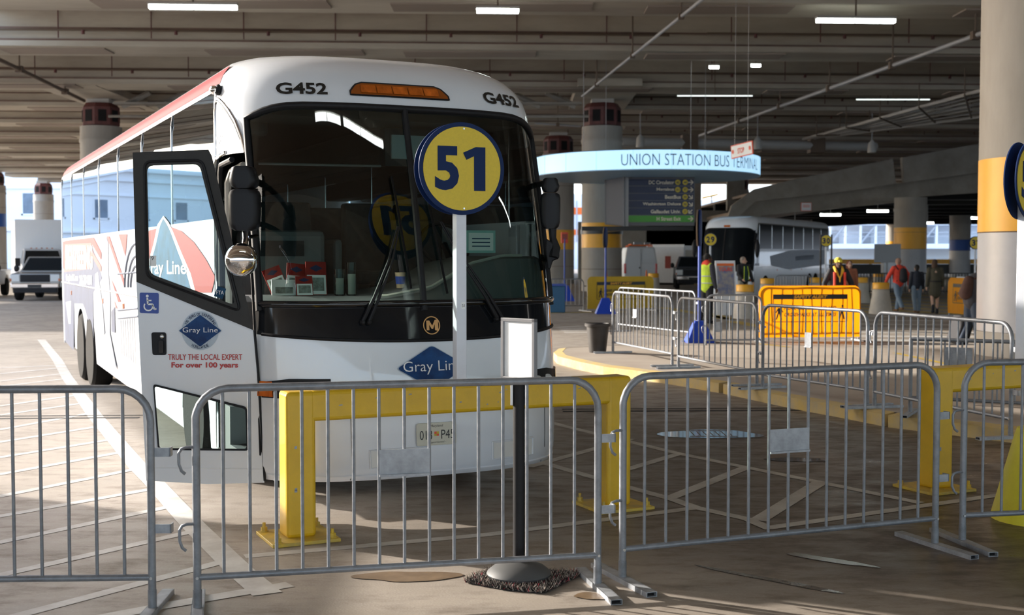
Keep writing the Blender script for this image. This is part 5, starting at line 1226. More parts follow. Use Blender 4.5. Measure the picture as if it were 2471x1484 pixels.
# dash: high on the driver's side, low shelf on the left
def dtop(x): return interp(x, [(0, 1.60), (1.0, 1.60), (1.35, 1.66), (1.7, 1.84), (2.0, 1.90), (2.5, 1.90)])
mb = MB(); xs = [.08 + (BW - .16) * k / 40 for k in range(41)]
def df(x, v):
    yf = plan((x / HW) - 1) + .06; yb = .85 if x > 1.05 else .62
    P = [(yf, 1.0), (yf, 1.56), (yf + .06, dtop(x) - .02), (yf + .14, dtop(x)), (yb, dtop(x) + .0), (yb + .03, dtop(x) - .05), (yb + .03, 1.0)]
    return (x, P[v][0] + (lean(P[v][1]) if v < 4 else 0), P[v][1])
mb.grid(df, xs, list(range(7))); mb.build('dashboard', 'dash', B, True, sharp=30)
MB().tube([(x, plan(x / HW - 1) + .11 + lean(dtop(x)), dtop(x) + .006) for x in xs[14:36]], .012, 6).build('dash_edge', 'pale', B, True)
MB().tube([(1.95 + .22 * math.cos(t), 1.0 + .12 * math.sin(t), 2.0 + .18 * math.sin(t)) for t in [2 * PI * k / 24 for k in range(24)]], .016, 8, True).cyl((1.95, 1.0, 2.0), (1.95, .8, 1.8), .03).build('steering_wheel', 'matblack', B, True)
MB().bb(.25, 1.0, 1.35, 1.5, 1.2, 2.12).build('modesty_panel', 'dash', B, bevel=.05)
MB().bb(1.12, 1.2, 1.5, 1.9, 1.2, 2.05).build('aisle_panel', 'dash', B, bevel=.04)
MB().bb(.42, .8, 1.33, 1.345, 1.9, 2.03).build('panel_recess', 'matblack', B)
MB().bb(1.45, 2.35, .93, .96, 2.72, 2.92).build('destination_screen', 'dscreen', B)
MB().bb(1.40, 2.40, .96, 1.1, 2.66, 2.98).build('screen_housing', 'matblack', B)
MB().tube([(.25, .66, 2.62), (1.2, .50, 2.62)], .010, 6).build('sunshade_bar', 'dash', B)
def seat():
    mb = MB(); mb.bb(-.24, .24, -.25, .22, .42, .55); mb.bb(-.24, .24, .18, .32, .5, 1.18); mb.bb(-.03, .03, -.1, .1, 0, .42); return mb
s0 = None
def put_seat(x, y, z, sc=1.0):
    global s0
    if s0 is None: s0 = seat().build('passenger_seat', 'seat', B, bevel=.06, seg=3); q_ = s0
    else: q_ = s0.copy(); C.objects.link(q_); q_.parent = B
    q_.location = (x, y, z)
put_seat(1.95, 1.45, 1.05)
for r_ in range(9):
    for x in (.38, .90, 1.70, 2.22): put_seat(x, 2.1 + r_ * 1.2, 1.22)
# ---------------------------------------------------------------- things standing on the coach dash
bn = [('red and white tour leaflet leaning left on the coach dash', .33, .33, -.35, .14, .20, 'decalred'), ('red tour leaflet with a white photo panel behind the others on the dash', .44, .36, .1, .15, .24, 'decalred'), ('tall red tour leaflet with two photos and a blue lozenge on the dash', .585, .33, .02, .16, .26, 'decalred'), ('white photo leaflet lying low at the left of the dash', .335, .24, .02, .19, .12, 'paper'), ('low red leaflet with a blue lozenge in the middle of the dash', .48, .26, .0, .13, .15, 'decalred')]
def bthing(name, label, cat, x, y, z, rot=0, group=None):
    p = bw(x, y, z); return thing(name, label, cat, p, BT + rot, group)
for lab, x, y, ti, w_, h, m in bn:
    y += plan(x / HW - 1) + .18
    o = bthing('tour_leaflet', lab, 'leaflet', x, y, 1.602 + abs(math.sin(ti)) * w_ / 2, 0, 'tour leaflets on the coach dash'); q = Euler((R(-12), ti, 0)).to_matrix()
    def g_(mb, nm, mm, par): mb.v = [tuple(q @ Vector(v)) for v in mb.v]; return mb.build(nm, mm, par)
    g_(MB().bb(-w_ / 2, w_ / 2, 0, .012, 0.001, h), 'cover', m, o)
    g_(MB().bb(-w_ * .36, w_ * .36, -.003, 0, h * .12, h * .52), 'photo_panel', 'photo', o)
    g_(MB().bb(-w_ * .46, w_ * .46, -.002, 0, h * .02, h * .6), 'white_panel', 'paper', o)
    if m == 'decalred': g_(MB().prism([(-w_ * .32, h * .8), (0, h * .7), (w_ * .32, h * .8), (0, h * .9)], lambda a, b, c_: (a, -.004 + c_ * 1, b), .004), 'blue_lozenge', 'navy', o)
for k, (x, lab) in enumerate([(.72, 'clear plastic tumbler standing right of the tall leaflet on the dash'), (.81, 'taller clear plastic cylinder at the right end of the leaflets on the dash')]):
    o = bthing('plastic_tumbler', lab, 'cup', x, plan(x / HW - 1) + .40, 1.602); h = .20 + .05 * k
    MB().lathe([(.035, 0), (.04, .005), (.043, h), (.040, h), (.037, .008), (0, .008)], n=20).build('cup_wall', 'clear', o, True); MB().lathe([(.033, .01), (.035, h * .65), (0, h * .65)], n=16).build('rolled_papers', 'pale', o, True)
o = bthing('paper_cup', 'brown paper cup with a blue sleeve on the high part of the dash', 'cup', 1.24, plan(-.04) + .52, 1.652); MB().lathe([(.03, 0), (.042, .12), (.04, .12), (.028, .004), (0, .004)], n=20).build('cup_wall', 'cup', o, True); MB().lathe([(.034, .03), (.041, .09)], n=20).build('sleeve', 'bluesign', o, True)
o = bthing('permit_card', 'pale teal permit card standing behind the right windshield pane', 'card', 1.90, plan(.46) + .42, 1.925, .05); MB().bb(-.13, .13, 0, .004, .0, .18).build('card', 'teal', o); MB().bb(-.11, .11, -.002, 0, .02, .16).build('print_panel', 'paper', o)
for z in (.05, .08, .11): MB().bb(-.08, .08, -.003, -.002, z, z + .008).build('print_line', 'decalteal', o)

# ---------------------------------------------------------------- lit ring sign
RC = Vector((AT(1567, 600, 57).x, 58.6, 0)); RR = 5.32; z0 = 5.66; z1 = z0 + .84
o = thing('ring_sign', 'large round lit sign reading UNION STATION BUS TERMINAL around the column', 'sign', (RC.x, RC.y, 0))
n = 128; M['ringjoint'] = mat('ring_joint', (.45, .6, .75), .4, emit=(.36, .62, .85), es=.8)
mb = MB(); mb.lathe([(RR, z0), (RR, z1)], n=n); mb.build('lit_band', 'ringlit', o, True)
MB().lathe([(RR - .02, z0 - .03), (RR + .02, z0 - .03), (RR + .02, z0 + .01)], n=n).lathe([(RR + .02, z1), (RR - .04, z1 + .03)], n=n).build('ring_trim', 'ringedge', o, True)
MB().lathe([(0.0, z0 + .22), (RR * .8, z0 + .12), (RR - .02, z0 - .02)], n=n).build('soffit', 'ringunder', o, True)
MB().lathe([(RR - .01, z1), (0, z1 + .02)], n=n).build('top_cover', 'garaged', o, True)
for k in range(20): a = 2 * PI * k / 20 + .1; MB().box((RR * math.cos(a), RR * math.sin(a), (z0 + z1) / 2), (.03, .03, z1 - z0), (0, 0, a)).build('panel_joint', 'ringjoint', o)
vs, fs, _ = textmesh('UNION STATION BUS TERMINAL', -.012)
sx0 = math.asin((AT(1500, 600, RC.y - RR).x - RC.x) / RR); arcL = 1.44; out = []
for vx, vy, vz in vs:
    t = sx0 + (vx + .5) * arcL; out.append(((RR + .03) * math.sin(t), -(RR + .03) * math.cos(t), z0 + .42 + vy * .50))
MB().add(out, fs).build('ring_lettering', 'navy', o)
for px, py in ((1571, 412), (1741, 418)):
    p = AT(px, py, 57.5) - Vector((RC.x, RC.y, 0)); s_ = MB().cyl(p, p + Vector((0, 0, .35)), .05, 8).build('spot_stem', 'pipe', o); MB().ell(p, (.09, .09, .09)).build('spot_lamp', 'spot', s_, True)
for k in range(4):
    a = 2 * PI * k / 4 + .5; MB().cyl((3.5 * math.cos(a), 3.5 * math.sin(a), z1), (3.5 * math.cos(a), 3.5 * math.sin(a), SZ), .014, 6).build('suspension_rod', 'pipe', o)
# directory board
YB = 58.2
a = AT(1507, 418, YB); b = AT(1676, 545, YB); o = thing('directory_board', 'dark bus directory board with six rows hanging under the round lit sign', 'sign', (a.x, YB, 0)); W = b.x - a.x
MB().bb(0, W, 0, .5, b.z, a.z).build('cabinet', 'boardline', o, bevel=.02)
rows = ['DC Circulator', 'Megabus', 'BestBus', 'Washington Deluxe', 'Gallaudet Univ.', 'H Street Exit']; nums = [('42', '44'), ('31', '37'), ('30',), ('30',), ('27',), ()]
rh = (a.z - b.z - .42) / 6; zt = a.z - .26; xoff = .18
for i, s in enumerate(rows):
    z = zt - rh * (i + .5); pn = MB().bb(xoff, W - .05, -.03, 0, z - rh * .45, z + rh * .45).build('row_panel', 'green' if i == 5 else 'board', o)
    tw = {0: 1.2, 1: .83, 2: .75, 3: 1.8, 4: 1.42, 5: 1.14}[i]; tr = W - .66 if i > 1 else W - .98
    text(s, lambda x, zz: (x, -.035, zz), tr - tw * .5, z, rh * .52, tw, name='row_lettering', m='boardlet', parent=pn, bold=.02)
    for k_, nn in enumerate(nums[i]):
        cx = W - .81 + .35 * k_ if len(nums[i]) == 2 else W - .46
        MB().lathe([(0, -.045), (.125, -.045), (.125, -.03)], c=(cx, 0, z), n=20, axis='y').build('bay_badge', 'gold', pn, True); text(nn, lambda x, zz: (x, -.05, zz), cx, z, .11, .14, parent=pn, name='badge_number', m='navy', bold=.02)
    ax = W - .20; d = [(1, 0), (1, 0), (.7, -.7), (.7, -.7), (-.7, -.7), (1, 0)][i]; mb = MB(); D = Vector(d).normalized(); Nn = Vector((-D.y, D.x))
    def seg(p, q_, w_=.022):
        e = (q_ - p).normalized(); n_ = Vector((-e.y, e.x)) * w_; mb.add([(v.x, -.04, v.y) for v in (p - n_, q_ - n_, q_ + n_, p + n_)], [(0, 1, 2, 3)])
    cc = Vector((ax, z)); seg(cc - D * .12, cc + D * .12); seg(cc + D * .12, cc - D * 0 + Nn * .11); seg(cc + D * .12, cc - Nn * .11); mb.build('arrow', 'boardlet', pn)
mb = MB()
for i in range(7): mb.bb(.0, W, -.045, 0, zt - rh * i - .012, zt - rh * i + .012)
mb.build('row_rail', 'boardline', o)
c1 = AT(1462, 410, YB + .9); c2 = AT(1506, 543, YB)
o2 = thing('side_panel_sign', 'blank pale grey sign panel angled beside the directory board', 'sign', (0, 0, 0)); p1 = AT(1461, 417, YB + 2.2); p2 = AT(1506, 409, YB - .3); p3 = AT(1506, 545, YB - .3); p4 = AT(1461, 541, YB + 2.2)
o2.location = (p1.x, p1.y, 0); rel = [tuple(p - o2.location) for p in (p1, p2, p3, p4)]; th = Vector((.05, .35, 0)); rel2 = [tuple(Vector(r_) + th) for r_ in rel]
MB().add(rel + rel2, [(0, 1, 2, 3), (7, 6, 5, 4), (0, 4, 5, 1), (1, 5, 6, 2), (2, 6, 7, 3), (3, 7, 4, 0)]).build('panel', 'greymetal', o2)
MB().tube([rel[0], rel[1], rel[2], rel[3]], .04, 6, True).build('rim', 'boardline', o2)
p = AT(1507, 480, YB - .15); MB().bb(p.x - a.x - .02, p.x - a.x + .2, -.05, .4, b.z - .02, a.z).build('corner_post', 'pipe', o)
MB().bb(-.4, W, .1, .5, a.z, a.z + .25).build('top_bracket', 'ink', o); MB().bb(-2.0, W, .3, .6, b.z - .22, b.z - .02).build('lower_strap', 'ink', o)
cx_, cy_ = AT(1452, 600, 67).x, 67
for z in (b.z - .12, a.z + .12): 
    MB().lathe([(1.12, z - .12), (1.15, z - .12), (1.15, z + .12), (1.12, z + .12)], c=(cx_ - a.x, cy_ - YB, 0), n=40).build('column_strap', 'ink', o, True)
    MB().tube([(cx_ - a.x, cy_ - YB - 1.1, z), (.3, .4, z)], .08, 6).build('strap_arm', 'ink', o)
# hanging stop sign
Ys = 40; p = [AT(1763, 352, Ys + .5), AT(1815, 339, Ys - .3), AT(1816, 372, Ys - .3), AT(1765, 384, Ys + .5)]
o = thing('stop_sign', 'white hanging sign with red border reading STOP between two red discs', 'sign', p[0]); rel = [v - p[0] for v in p]; ex = rel[1]; ez_ = rel[3]
nrm = ex.cross(ez_).normalized(); nrm = nrm if nrm.y < 0 else -nrm
def sf(u, v, off=0): return tuple(ex * u + ez_ * v + nrm * off)
MB().add([sf(0, 0), sf(1, 0), sf(1, 1), sf(0, 1), sf(0, 0, -.04), sf(1, 0, -.04), sf(1, 1, -.04), sf(0, 1, -.04)], [(0, 1, 2, 3), (7, 6, 5, 4), (0, 4, 5, 1), (1, 5, 6, 2), (2, 6, 7, 3), (3, 7, 4, 0)]).build('panel', 'stop', o)
f_ = MB().add([sf(.03, .07, .005), sf(.97, .07, .005), sf(.97, .93, .005), sf(.03, .93, .005)], [(0, 1, 2, 3)]).build('white_face', 'paper', o)
text('STOP', lambda x, z: sf(x, .52 - z, .012), .47, 0, .40, .30, bold=.02, name='lettering', m='stop', parent=f_)
for u in (.10, .88): MB().add([sf(u + .05 * math.cos(t), .5 + .17 * math.sin(t), .012) for t in [2 * PI * k / 8 + PI / 8 for k in range(8)]], [tuple(range(8))]).build('red_disc', 'stop', f_)
for u in (.2, .8): q_ = Vector(sf(u, 0)); MB().cyl(q_, (q_.x, q_.y, SZ - p[0].z), .008, 5).build('hanging_rod', 'pipe', o)
# small sign on ramp
p = AT(1945, 499, 81.2); o = thing('clearance_sign', 'small white notice with a red edge on the ramp beam', 'sign', p); MB().bb(-.35, .35, -.06, 0, -.28, .28).build('panel', 'stop', o); MB().bb(-.32, .32, -.08, -.06, -.25, .25).build('face', 'paper', o)
for z in (-.02, .08): MB().bb(-.22, .22, -.09, -.08, z, z + .04).build('print_line', 'stop', o)

# ---------------------------------------------------------------- vehicles
def wheel(par, x, y, r, w_=.24, n=28):
    s = 1 if x > 0 else -1
    t = MB().lathe([(r * .6, -w_ / 2), (r * .94, -w_ / 2), (r, -w_ * .35), (r, w_ * .35), (r * .94, w_ / 2), (r * .6, w_ / 2)], c=(x, y, r), n=n, axis='x').build('tire', 'rubber', par, True)
    MB().lathe([(r * .62, -.05), (r * .6, .09 * s), (r * .3, .04 * s), (0, .06 * s)] if s > 0 else [(r * .62, .05), (r * .6, -.09), (r * .3, -.04), (0, -.06)], c=(x, y, r), n=n, axis='x').build('wheel', 'alu', t, True)
def prof(mbx, pts, x0, x1, tap=None):      # pts in (y, z)
    return mbx.prism(pts, lambda a, b, c_: (x0 + c_, a, b), x1 - x0)
def pickup(label, loc, rotz, m='silver', W=2.0):
    o = thing('pickup_truck', label, 'truck', loc, rotz); h = W / 2
    def arch(c_): return [(c_ + .50 * math.cos(t), .48 + .50 * math.sin(t)) for t in [PI - PI * k / 10 for k in range(11)]]
    poly = [(-.05, .55), (-.05, 1.05), (.02, 1.16), (1.35, 1.24), (1.5, 1.24), (5.7, 1.24), (5.75, .6)] + list(reversed([(a, max(b, .55)) for a, b in arch(4.6)])) + list(reversed([(a, max(b, .55)) for a, b in arch(1.0)]))
    prof(MB(), poly, -h, h).build('body', m, o, bevel=.05, seg=3)
    mb = MB(); y0, y1, y2, y3 = 1.25, 2.0, 3.3, 3.6; r1 = h * .76
    mb.add([(-h * .95, y0, 1.22), (h * .95, y0, 1.22), (h * .95, y3, 1.22), (-h * .95, y3, 1.22), (-r1, y1, 1.88), (r1, y1, 1.88), (r1, y2, 1.88), (-r1, y2, 1.88)], [(0, 1, 2, 3), (4, 5, 6, 7), (0, 1, 5, 4), (1, 2, 6, 5), (2, 3, 7, 6), (3, 0, 4, 7)]); mb.build('cab', m, o, bevel=.05, seg=3)
    mb = MB(); q = lambda u, v: ((-h * .95 + 2 * h * .95 * u) * (1 - .2 * v), y0 + (y1 - y0) * v - .022, 1.22 + .66 * v + .012)
    mb.add([q(.05, .08), q(.95, .08), q(.93, .90), q(.07, .90)], [(0, 1, 2, 3)]); mb.build('windshield', 'darkglass', o)
    for s in (-1, 1):
        mb = MB(); z = lambda v: 1.26 + .55 * v; x = lambda v: s * (h * .95 - .19 * h * v * .86 + .01)
        mb.add([(x(0), 1.45, z(0)), (x(0), 3.4, z(0)), (x(1), 3.2, z(1)), (x(1), 2.08, z(1))], [(0, 1, 2, 3)]); mb.build('side_window', 'darkglass', o)
        mb = MB().ell((s * (h + .17), 1.65, 1.36), (.12, .06, .15)); mb.build('wing_mirror', 'matblack', o, True)
        hl = MB().bb(s * (h - .38), s * (h + .012), -.075, .25, .82, 1.12).build('headlamp', 'lens', o, bevel=.03); MB().bb(s * (h - .05), s * (h + .02), -.082, .25, .84, .95).build('turn_signal', 'amber', hl)
        wheel(o, s * (h - .1), 1.0, .42, .27); wheel(o, s * (h - .1), 4.6, .42, .27)
    MB().bb(-h * .6, h * .6, -.085, .0, .80, 1.12).build('grille', 'matblack', o, bevel=.02)
    MB().bb(-h * .98, h * .98, -.16, .1, .55, .76).build('bumper', 'chrome', o, bevel=.04); MB().bb(-h * .9, h * .9, -.12, .1, .34, .56).build('air_dam', 'matblack', o, bevel=.03); MB().bb(-.28, .28, -.17, -.15, .57, .70).build('plate_recess', 'ink', o)
    return o
p = G(84, 716); p = AT(86, 716, 52); pickup('silver pickup truck facing the camera at the left edge, next to the coach tail', (p.x, 52, 0), R(8))
# white box truck behind it
p = AT(105, 700, 62); o = thing('box_truck', 'white box truck behind the silver pickup, its tall pale cargo box against the building', 'truck', (p.x, 62, 0), R(24)); h = 1.2
MB().bb(-h, h, 2.2, 8.0, 1.1, 3.75).build('cargo_box', 'truck', o, bevel=.02); MB().bb(-h - .02, h + .02, 2.18, 2.24, 1.1, 3.8).build('box_edge', 'white', o)
mb = MB(); hh = 1.0; mb.add([(-hh, 0, .6), (hh, 0, .6), (hh, 2.1, .6), (-hh, 2.1, .6), (-hh, -.0, 1.45), (hh, -.0, 1.45), (hh, 2.1, 1.5), (-hh, 2.1, 1.5), (-hh * .85, .9, 2.25), (hh * .85, .9, 2.25), (hh * .85, 2.1, 2.3), (-hh * .85, 2.1, 2.3)], [(0, 1, 2, 3), (0, 1, 5, 4), (1, 2, 6, 5), (2, 3, 7, 6), (3, 0, 4, 7), (4, 5, 9, 8), (5, 6, 10, 9), (6, 7, 11, 10), (7, 4, 8, 11), (8, 9, 10, 11)]); mb.build('cab', 'van', o, bevel=.05)
mb = MB(); mb.add([(-.9, .03, 1.52), (.9, .03, 1.52), (.78, .84, 2.18), (-.78, .84, 2.18)], [(0, 1, 2, 3)]); mb.v = [(x, y - .04, z) for x, y, z in mb.v]; mb.build('windshield', 'darkglass', o)
for s in (-1, 1):
    MB().add([(s * 1.01, .35, 1.5), (s * 1.01, 1.9, 1.5), (s * .88, 1.9, 2.2), (s * .88, .95, 2.2)], [(0, 1, 2, 3)]).build('side_window', 'darkglass', o); wheel(o, s * 1.0, .6, .42); wheel(o, s * 1.0, 6.4, .48, .5)
    MB().bb(s * 1.05, s * 1.3, .3, .4, 1.4, 1.8).build('wing_mirror', 'matblack', o)
MB().bb(-.6, .6, -.05, 0, .8, 1.2).build('grille', 'matblack', o); MB().bb(-1.0, 1.0, -.12, .1, .45, .68).build('bumper', 'van', o, bevel=.03); MB().bb(-.9, .9, .2, 8, .55, 1.1).build('chassis', 'void', o)
for k in range(5): MB().bb(-.5 + k * .25 - .04, -.5 + k * .25 + .04, .95, 1.0, 2.28, 2.33).build('roof_marker', 'amber', o)
# second white vehicle at the very left edge
p = AT(-62, 700, 56); pickup('white car front just showing at the left edge beside the pickup', (p.x, 55, 0), R(12), 'van', 1.9)['category'] = 'car'
# white work van seen from behind
p = AT(1546, 660, 74); o = thing('cargo_van', 'white cargo van seen from behind with ladders on its roof', 'van', (p.x, 74, 0), R(-2)); h = 1.0
mb = MB(); mb.add([(-h, 0, .45), (h, 0, .45), (h, 5.4, .45), (-h, 5.4, .45), (-h, 0, 1.4), (h, 0, 1.4), (h, 5.4, 1.4), (-h, 5.4, 1.4), (-h * .84, .12, 2.45), (h * .84, .12, 2.45), (h * .84, 4.6, 2.45), (-h * .84, 4.6, 2.45)], [(0, 1, 2, 3), (0, 1, 5, 4), (1, 2, 6, 5), (2, 3, 7, 6), (3, 0, 4, 7), (4, 5, 9, 8), (5, 6, 10, 9), (6, 7, 11, 10), (7, 4, 8, 11), (8, 9, 10, 11)]); mb.build('body', 'van', o, bevel=.08, seg=3)
MB().bb(-.006, .006, -.012, .03, .5, 2.35).build('door_gap', 'ink', o); MB().bb(-h * .98, h * .98, -.12, .2, .38, .62).build('bumper', 'matblack', o, bevel=.03); MB().bb(-.25, .25, -.13, -.12, .42, .56).build('number_plate', 'paper', o); MB().bb(-.1, -.03, -.03, 0, 1.15, 1.25).build('door_handle', 'ink', o)
for s in (-1, 1): MB().bb(s * (h - .13), s * (h + .005), -.02, .1, .85, 1.45).build('tail_lamp', 'redlens', o, bevel=.02); wheel(o, s * (h - .12), 1.1, .36); wheel(o, s * (h - .12), 4.5, .36)
mb = MB()
for x in (-.55, .55): mb.tube([(x, .2, 2.62), (x, 3.2, 2.62)], .03, 6)
for k in range(4): mb.tube([(-.7, .3 + k, 2.56), (.7, .3 + k, 2.56)], .03, 6); mb.tube([(-.7, .3 + k, 2.44), (-.7, .3 + k, 2.56)], .03, 6); mb.tube([(.7, .3 + k, 2.44), (.7, .3 + k, 2.56)], .03, 6)
mb.build('roof_rack', 'orange', o, True); MB().bb(-.4, .1, .3, .7, 2.6, 2.75).bb(.25, .6, .3, .6, 2.6, 2.72).build('roof_load', 'greyplastic', o)
# white container and dark pickup beside it
p = AT(1650, 662, 80); o = thing('storage_container', 'white box container with a red notice behind the vest worker', 'container', (p.x, 80, 0), R(-28)); MB().bb(-2.6, 0, 0, 2.5, .15, 2.6).build('body', 'truck', o, bevel=.03); MB().bb(-2.62, 0.02, -.03, .05, 2.5, 2.66).build('top_rail', 'white', o); MB().bb(0, .03, .3, 2.2, .3, 2.3).build('end_door', 'pale', o); MB().bb(-1.3, -.9, -.01, 0, 1.1, 1.9).build('red_notice', 'decalpink', o); MB().bb(-2.5, -.1, .2, 2.3, 0, .15).build('skid', 'void', o)
p = AT(1674, 665, 70); pickup('dark pickup front half hidden behind the vest worker and the blue sign post', (p.x, 70, 0), R(-6), 'greymetal')
# far coach
p = AT(1700, 620, 50)
FA = R(-28); fo = coach('far white coach with black windshield parked under the ramp', (p.x - .1, 50.4, 0), FA, hero=False); fo.scale = (.84, .93, 1)
for s_ in (0,): 
    text('E 11 W', lambda x, z: Fp(x, z, .02), 0, 1.2, .15, .9, name='front_lettering', m='ink', parent=fo)
MB().grid(lambda u, v: Fp(u, 3.08 + .08 * v, .01), [-.12, -.05, .05, .12], [0, 1]).build('roof_marker_light', 'amber', fo, True)
for s in (-1, 1):
    MB().ell((HW + s * (HW + .28), -.1, 2.2), (.12, .12, .38), n=14).build('mirror', 'matblack', fo, True); MB().tube([(HW + s * HW, .3, 2.5), (HW + s * (HW + .28), -.1, 2.5)], .03, 6).build('mirror_arm', 'matblack', fo)
for pts, m_ in (([(2.7, 1.9), (6, 2.15), (9, 2.19), (13, 2.19), (13, 1.5), (6, 1.3), (2.9, 1.5)], 'decalpale'), ([(7, 1.9), (10.5, 1.95), (10.5, 1.75), (7, 1.7)], 'decalteal')):
    MB().prism(pts, lambda a, b, c_: (BW + .004 + c_, a, min(b, 2.75)), .004).build('side_graphic', m_, fo)
# ---------------------------------------------------------------- people
def cap(mb, a, b, ra, rb, n=14):
    a = Vector(a); b = Vector(b); L_ = (b - a).length; t = (b - a).normalized() if L_ > 1e-6 else Vector((0, 0, 1))
    pts = []; rs = []
    for k in range(4): q = R(90 * k / 4 + 8); pts.append(a - t * ra * math.cos(q)); rs.append(ra * math.sin(q))
    for k in range(4): q = R(82 - 90 * k / 4 + 8); pts.append(b + t * rb * math.cos(q)); rs.append(rb * math.sin(q))
    mb.tube(pts, rs, n)
def fuse(mb, name, m, parent, vox=.012, sm=3):
    o = mb.build(name, m, parent, True, sharp=180)
    md = o.modifiers.new('r', 'REMESH'); md.mode = 'VOXEL'; md.voxel_size = vox; md.use_smooth_shade = True
    s = o.modifiers.new('s', 'SMOOTH'); s.iterations = sm; s.factor = .5
    me = bpy.data.meshes.new_from_object(o.evaluated_get(bpy.context.evaluated_depsgraph_get())); o.modifiers.clear(); me.name = name; old = o.data; o.data = me; bpy.data.meshes.remove(old)
    for p in me.polygons: p.use_smooth = True
    return o
def person(label, x, y, H, head, skin, top, legs, shoes, hair=None, hat=None, pose=None, z=0.0, coat=None, tw=1.0, bend=0.0, extras=None, coatlen=.50, longhair=False, hood=False):
    P = dict(ls=.12, rs=-.12, la=(.05, 0), ra=(-.05, 0), lb=.15, rb=.15, turn=0); P.update(pose or {})
    o = thing('person', label, 'person', (x, y, z), head); S = H / 1.78
    hip = Vector((0, 0, .93)); sh = Vector((0, .0, 1.46))
    def bd(v):       # bend the torso forward about the hips
        v = Vector(v)
        if v.z > .95 and bend: 
            d = v - hip; c_, s_ = math.cos(bend), math.sin(bend); v = hip + Vector((d.x, d.y * c_ - d.z * s_, d.z * c_ + d.y * s_))
        return v * S
    J = {}
    for s, nm, sw in ((-1, 'l', P['ls']), (1, 'r', P['rs'])):
        h_ = Vector((s * .095, 0, .92)); kn = h_ + Vector((0, -math.sin(sw) * .44, -math.cos(sw) * .44)); sw2 = sw - (.30 if sw < 0 else .05); an = kn + Vector((0, -math.sin(sw2) * .42, -math.cos(sw2) * .42))
        J[nm + 'h'], J[nm + 'k'], J[nm + 'a'] = h_, kn, an
        A = P[nm + 'a']; bb_ = P[nm + 'b']; s_ = Vector((s * .185, 0, 1.44)); el = s_ + Vector((s * (.05 + A[1]), -math.sin(A[0]) * .30, -math.cos(A[0]) * .29)); wr = el + Vector((s * (.02 - A[1] * .4), -math.sin(A[0] + bb_) * .26, -math.cos(A[0] + bb_) * .25))
        J[nm + 's'], J[nm + 'e'], J[nm + 'w'] = s_, el, wr
    low = min(J['la'].z, J['ra'].z) - .085
    sf_ = lambda v: bd(Vector(v) - Vector((0, 0, low)))
    hip = hip - Vector((0, 0, low))
    r = lambda q: q * S
    b = MB()
    # the body: trunk, neck, head with face, limbs, hands with fingers
    cap(b, sf_((0, 0, .95)), sf_((0, 0, 1.18)), r(.135), r(.125)); cap(b, sf_((0, 0, 1.18)), sf_((0, 0, 1.36)), r(.125), r(.15)); cap(b, sf_((-.11, 0, 1.41)), sf_((.11, 0, 1.41)), r(.085), r(.085))
    hb = Vector((0, -.015, 0)); tr = P['turn']; hc = Vector((0, -.02, 1.64)); rot = Matrix.Rotation(tr, 3, 'Z')
    def hd(v): return sf_(hc + rot @ Vector(v))
    cap(b, sf_((0, .01, 1.45)), hd((0, .01, -.07)), r(.056), r(.052))
    for v, ra in (((0, .01, .03), .098), ((0, -.015, -.03), .078), ((0, -.045, -.075), .045)): b.ell(hd(v), (r(ra * .82), r(ra), r(ra * 1.08)), n=20)
    cap(b, hd((0, -.088, .0)), hd((0, -.115, -.032)), r(.012), r(.016)); cap(b, hd((-.02, -.092, -.066)), hd((.02, -.092, -.066)), r(.010), r(.010))
    for s in (-1, 1): b.ell(hd((s * .083, .01, -.01)), (r(.014), r(.022), r(.034)), n=10); b.ell(hd((s * .032, -.078, .022)), (r(.022), r(.012), r(.010)), n=8)
    for nm, s in (('l', -1), ('r', 1)):
        cap(b, sf_(J[nm + 'h']), sf_(J[nm + 'k']), r(.085), r(.054)); cap(b, sf_(J[nm + 'k']), sf_(J[nm + 'a']), r(.056), r(.036)); cap(b, sf_(J[nm + 'a'] - Vector((0, -.01, .03))), sf_(J[nm + 'a'] + Vector((0, -.13, -.05))), r(.036), r(.028))
        cap(b, sf_(J[nm + 's']), sf_(J[nm + 'e']), r(.050), r(.040)); cap(b, sf_(J[nm + 'e']), sf_(J[nm + 'w']), r(.040), r(.027))
        wv = (J[nm + 'w'] - J[nm + 'e']).normalized(); w0 = J[nm + 'w']; side = Vector((0, 1, 0)); 
        pe = w0 + wv * .075; cap(b, sf_(w0), sf_(pe), r(.026), r(.030))
        for k, ln in enumerate((.070, .078, .072, .056)):
            f0 = pe + side * (.028 - .019 * k); f1 = f0 + wv * ln * .55; f2 = f1 + (wv * .8 + Vector((-s * .5, 0, 0))).normalized() * ln * .45; cap(b, sf_(f0), sf_(f1), r(.0095), r(.009), 8); cap(b, sf_(f1), sf_(f2), r(.009), r(.008), 8)
        t0 = w0 + wv * .02 + Vector((0, -.02, 0)); t1 = t0 + (wv + Vector((0, -.9, 0))).normalized() * .045; cap(b, sf_(t0), sf_(t1), r(.012), r(.010), 8); cap(b, sf_(t1), sf_(t1 + wv * .03), r(.010), r(.009), 8)
    body = fuse(b, 'body', skin, o, .0085, 2)
    for s in (-1, 1): MB().ell(hd((s * .032, -.088, .018)), (r(.009), r(.006), r(.006)), n=8).build('eye', 'ink', body, True)
    # trousers
    if legs:
        t = MB(); cap(t, sf_((-.05, 0, .97)), sf_((.05, 0, .97)), r(.135), r(.135))
        for nm in ('l', 'r'): cap(t, sf_(J[nm + 'h']), sf_(J[nm + 'k']), r(.112), r(.082)); cap(t, sf_(J[nm + 'k']), sf_(J[nm + 'a'] + Vector((0, 0, .03))), r(.082), r(.070))
        fuse(t, 'trousers', legs, o, .016)
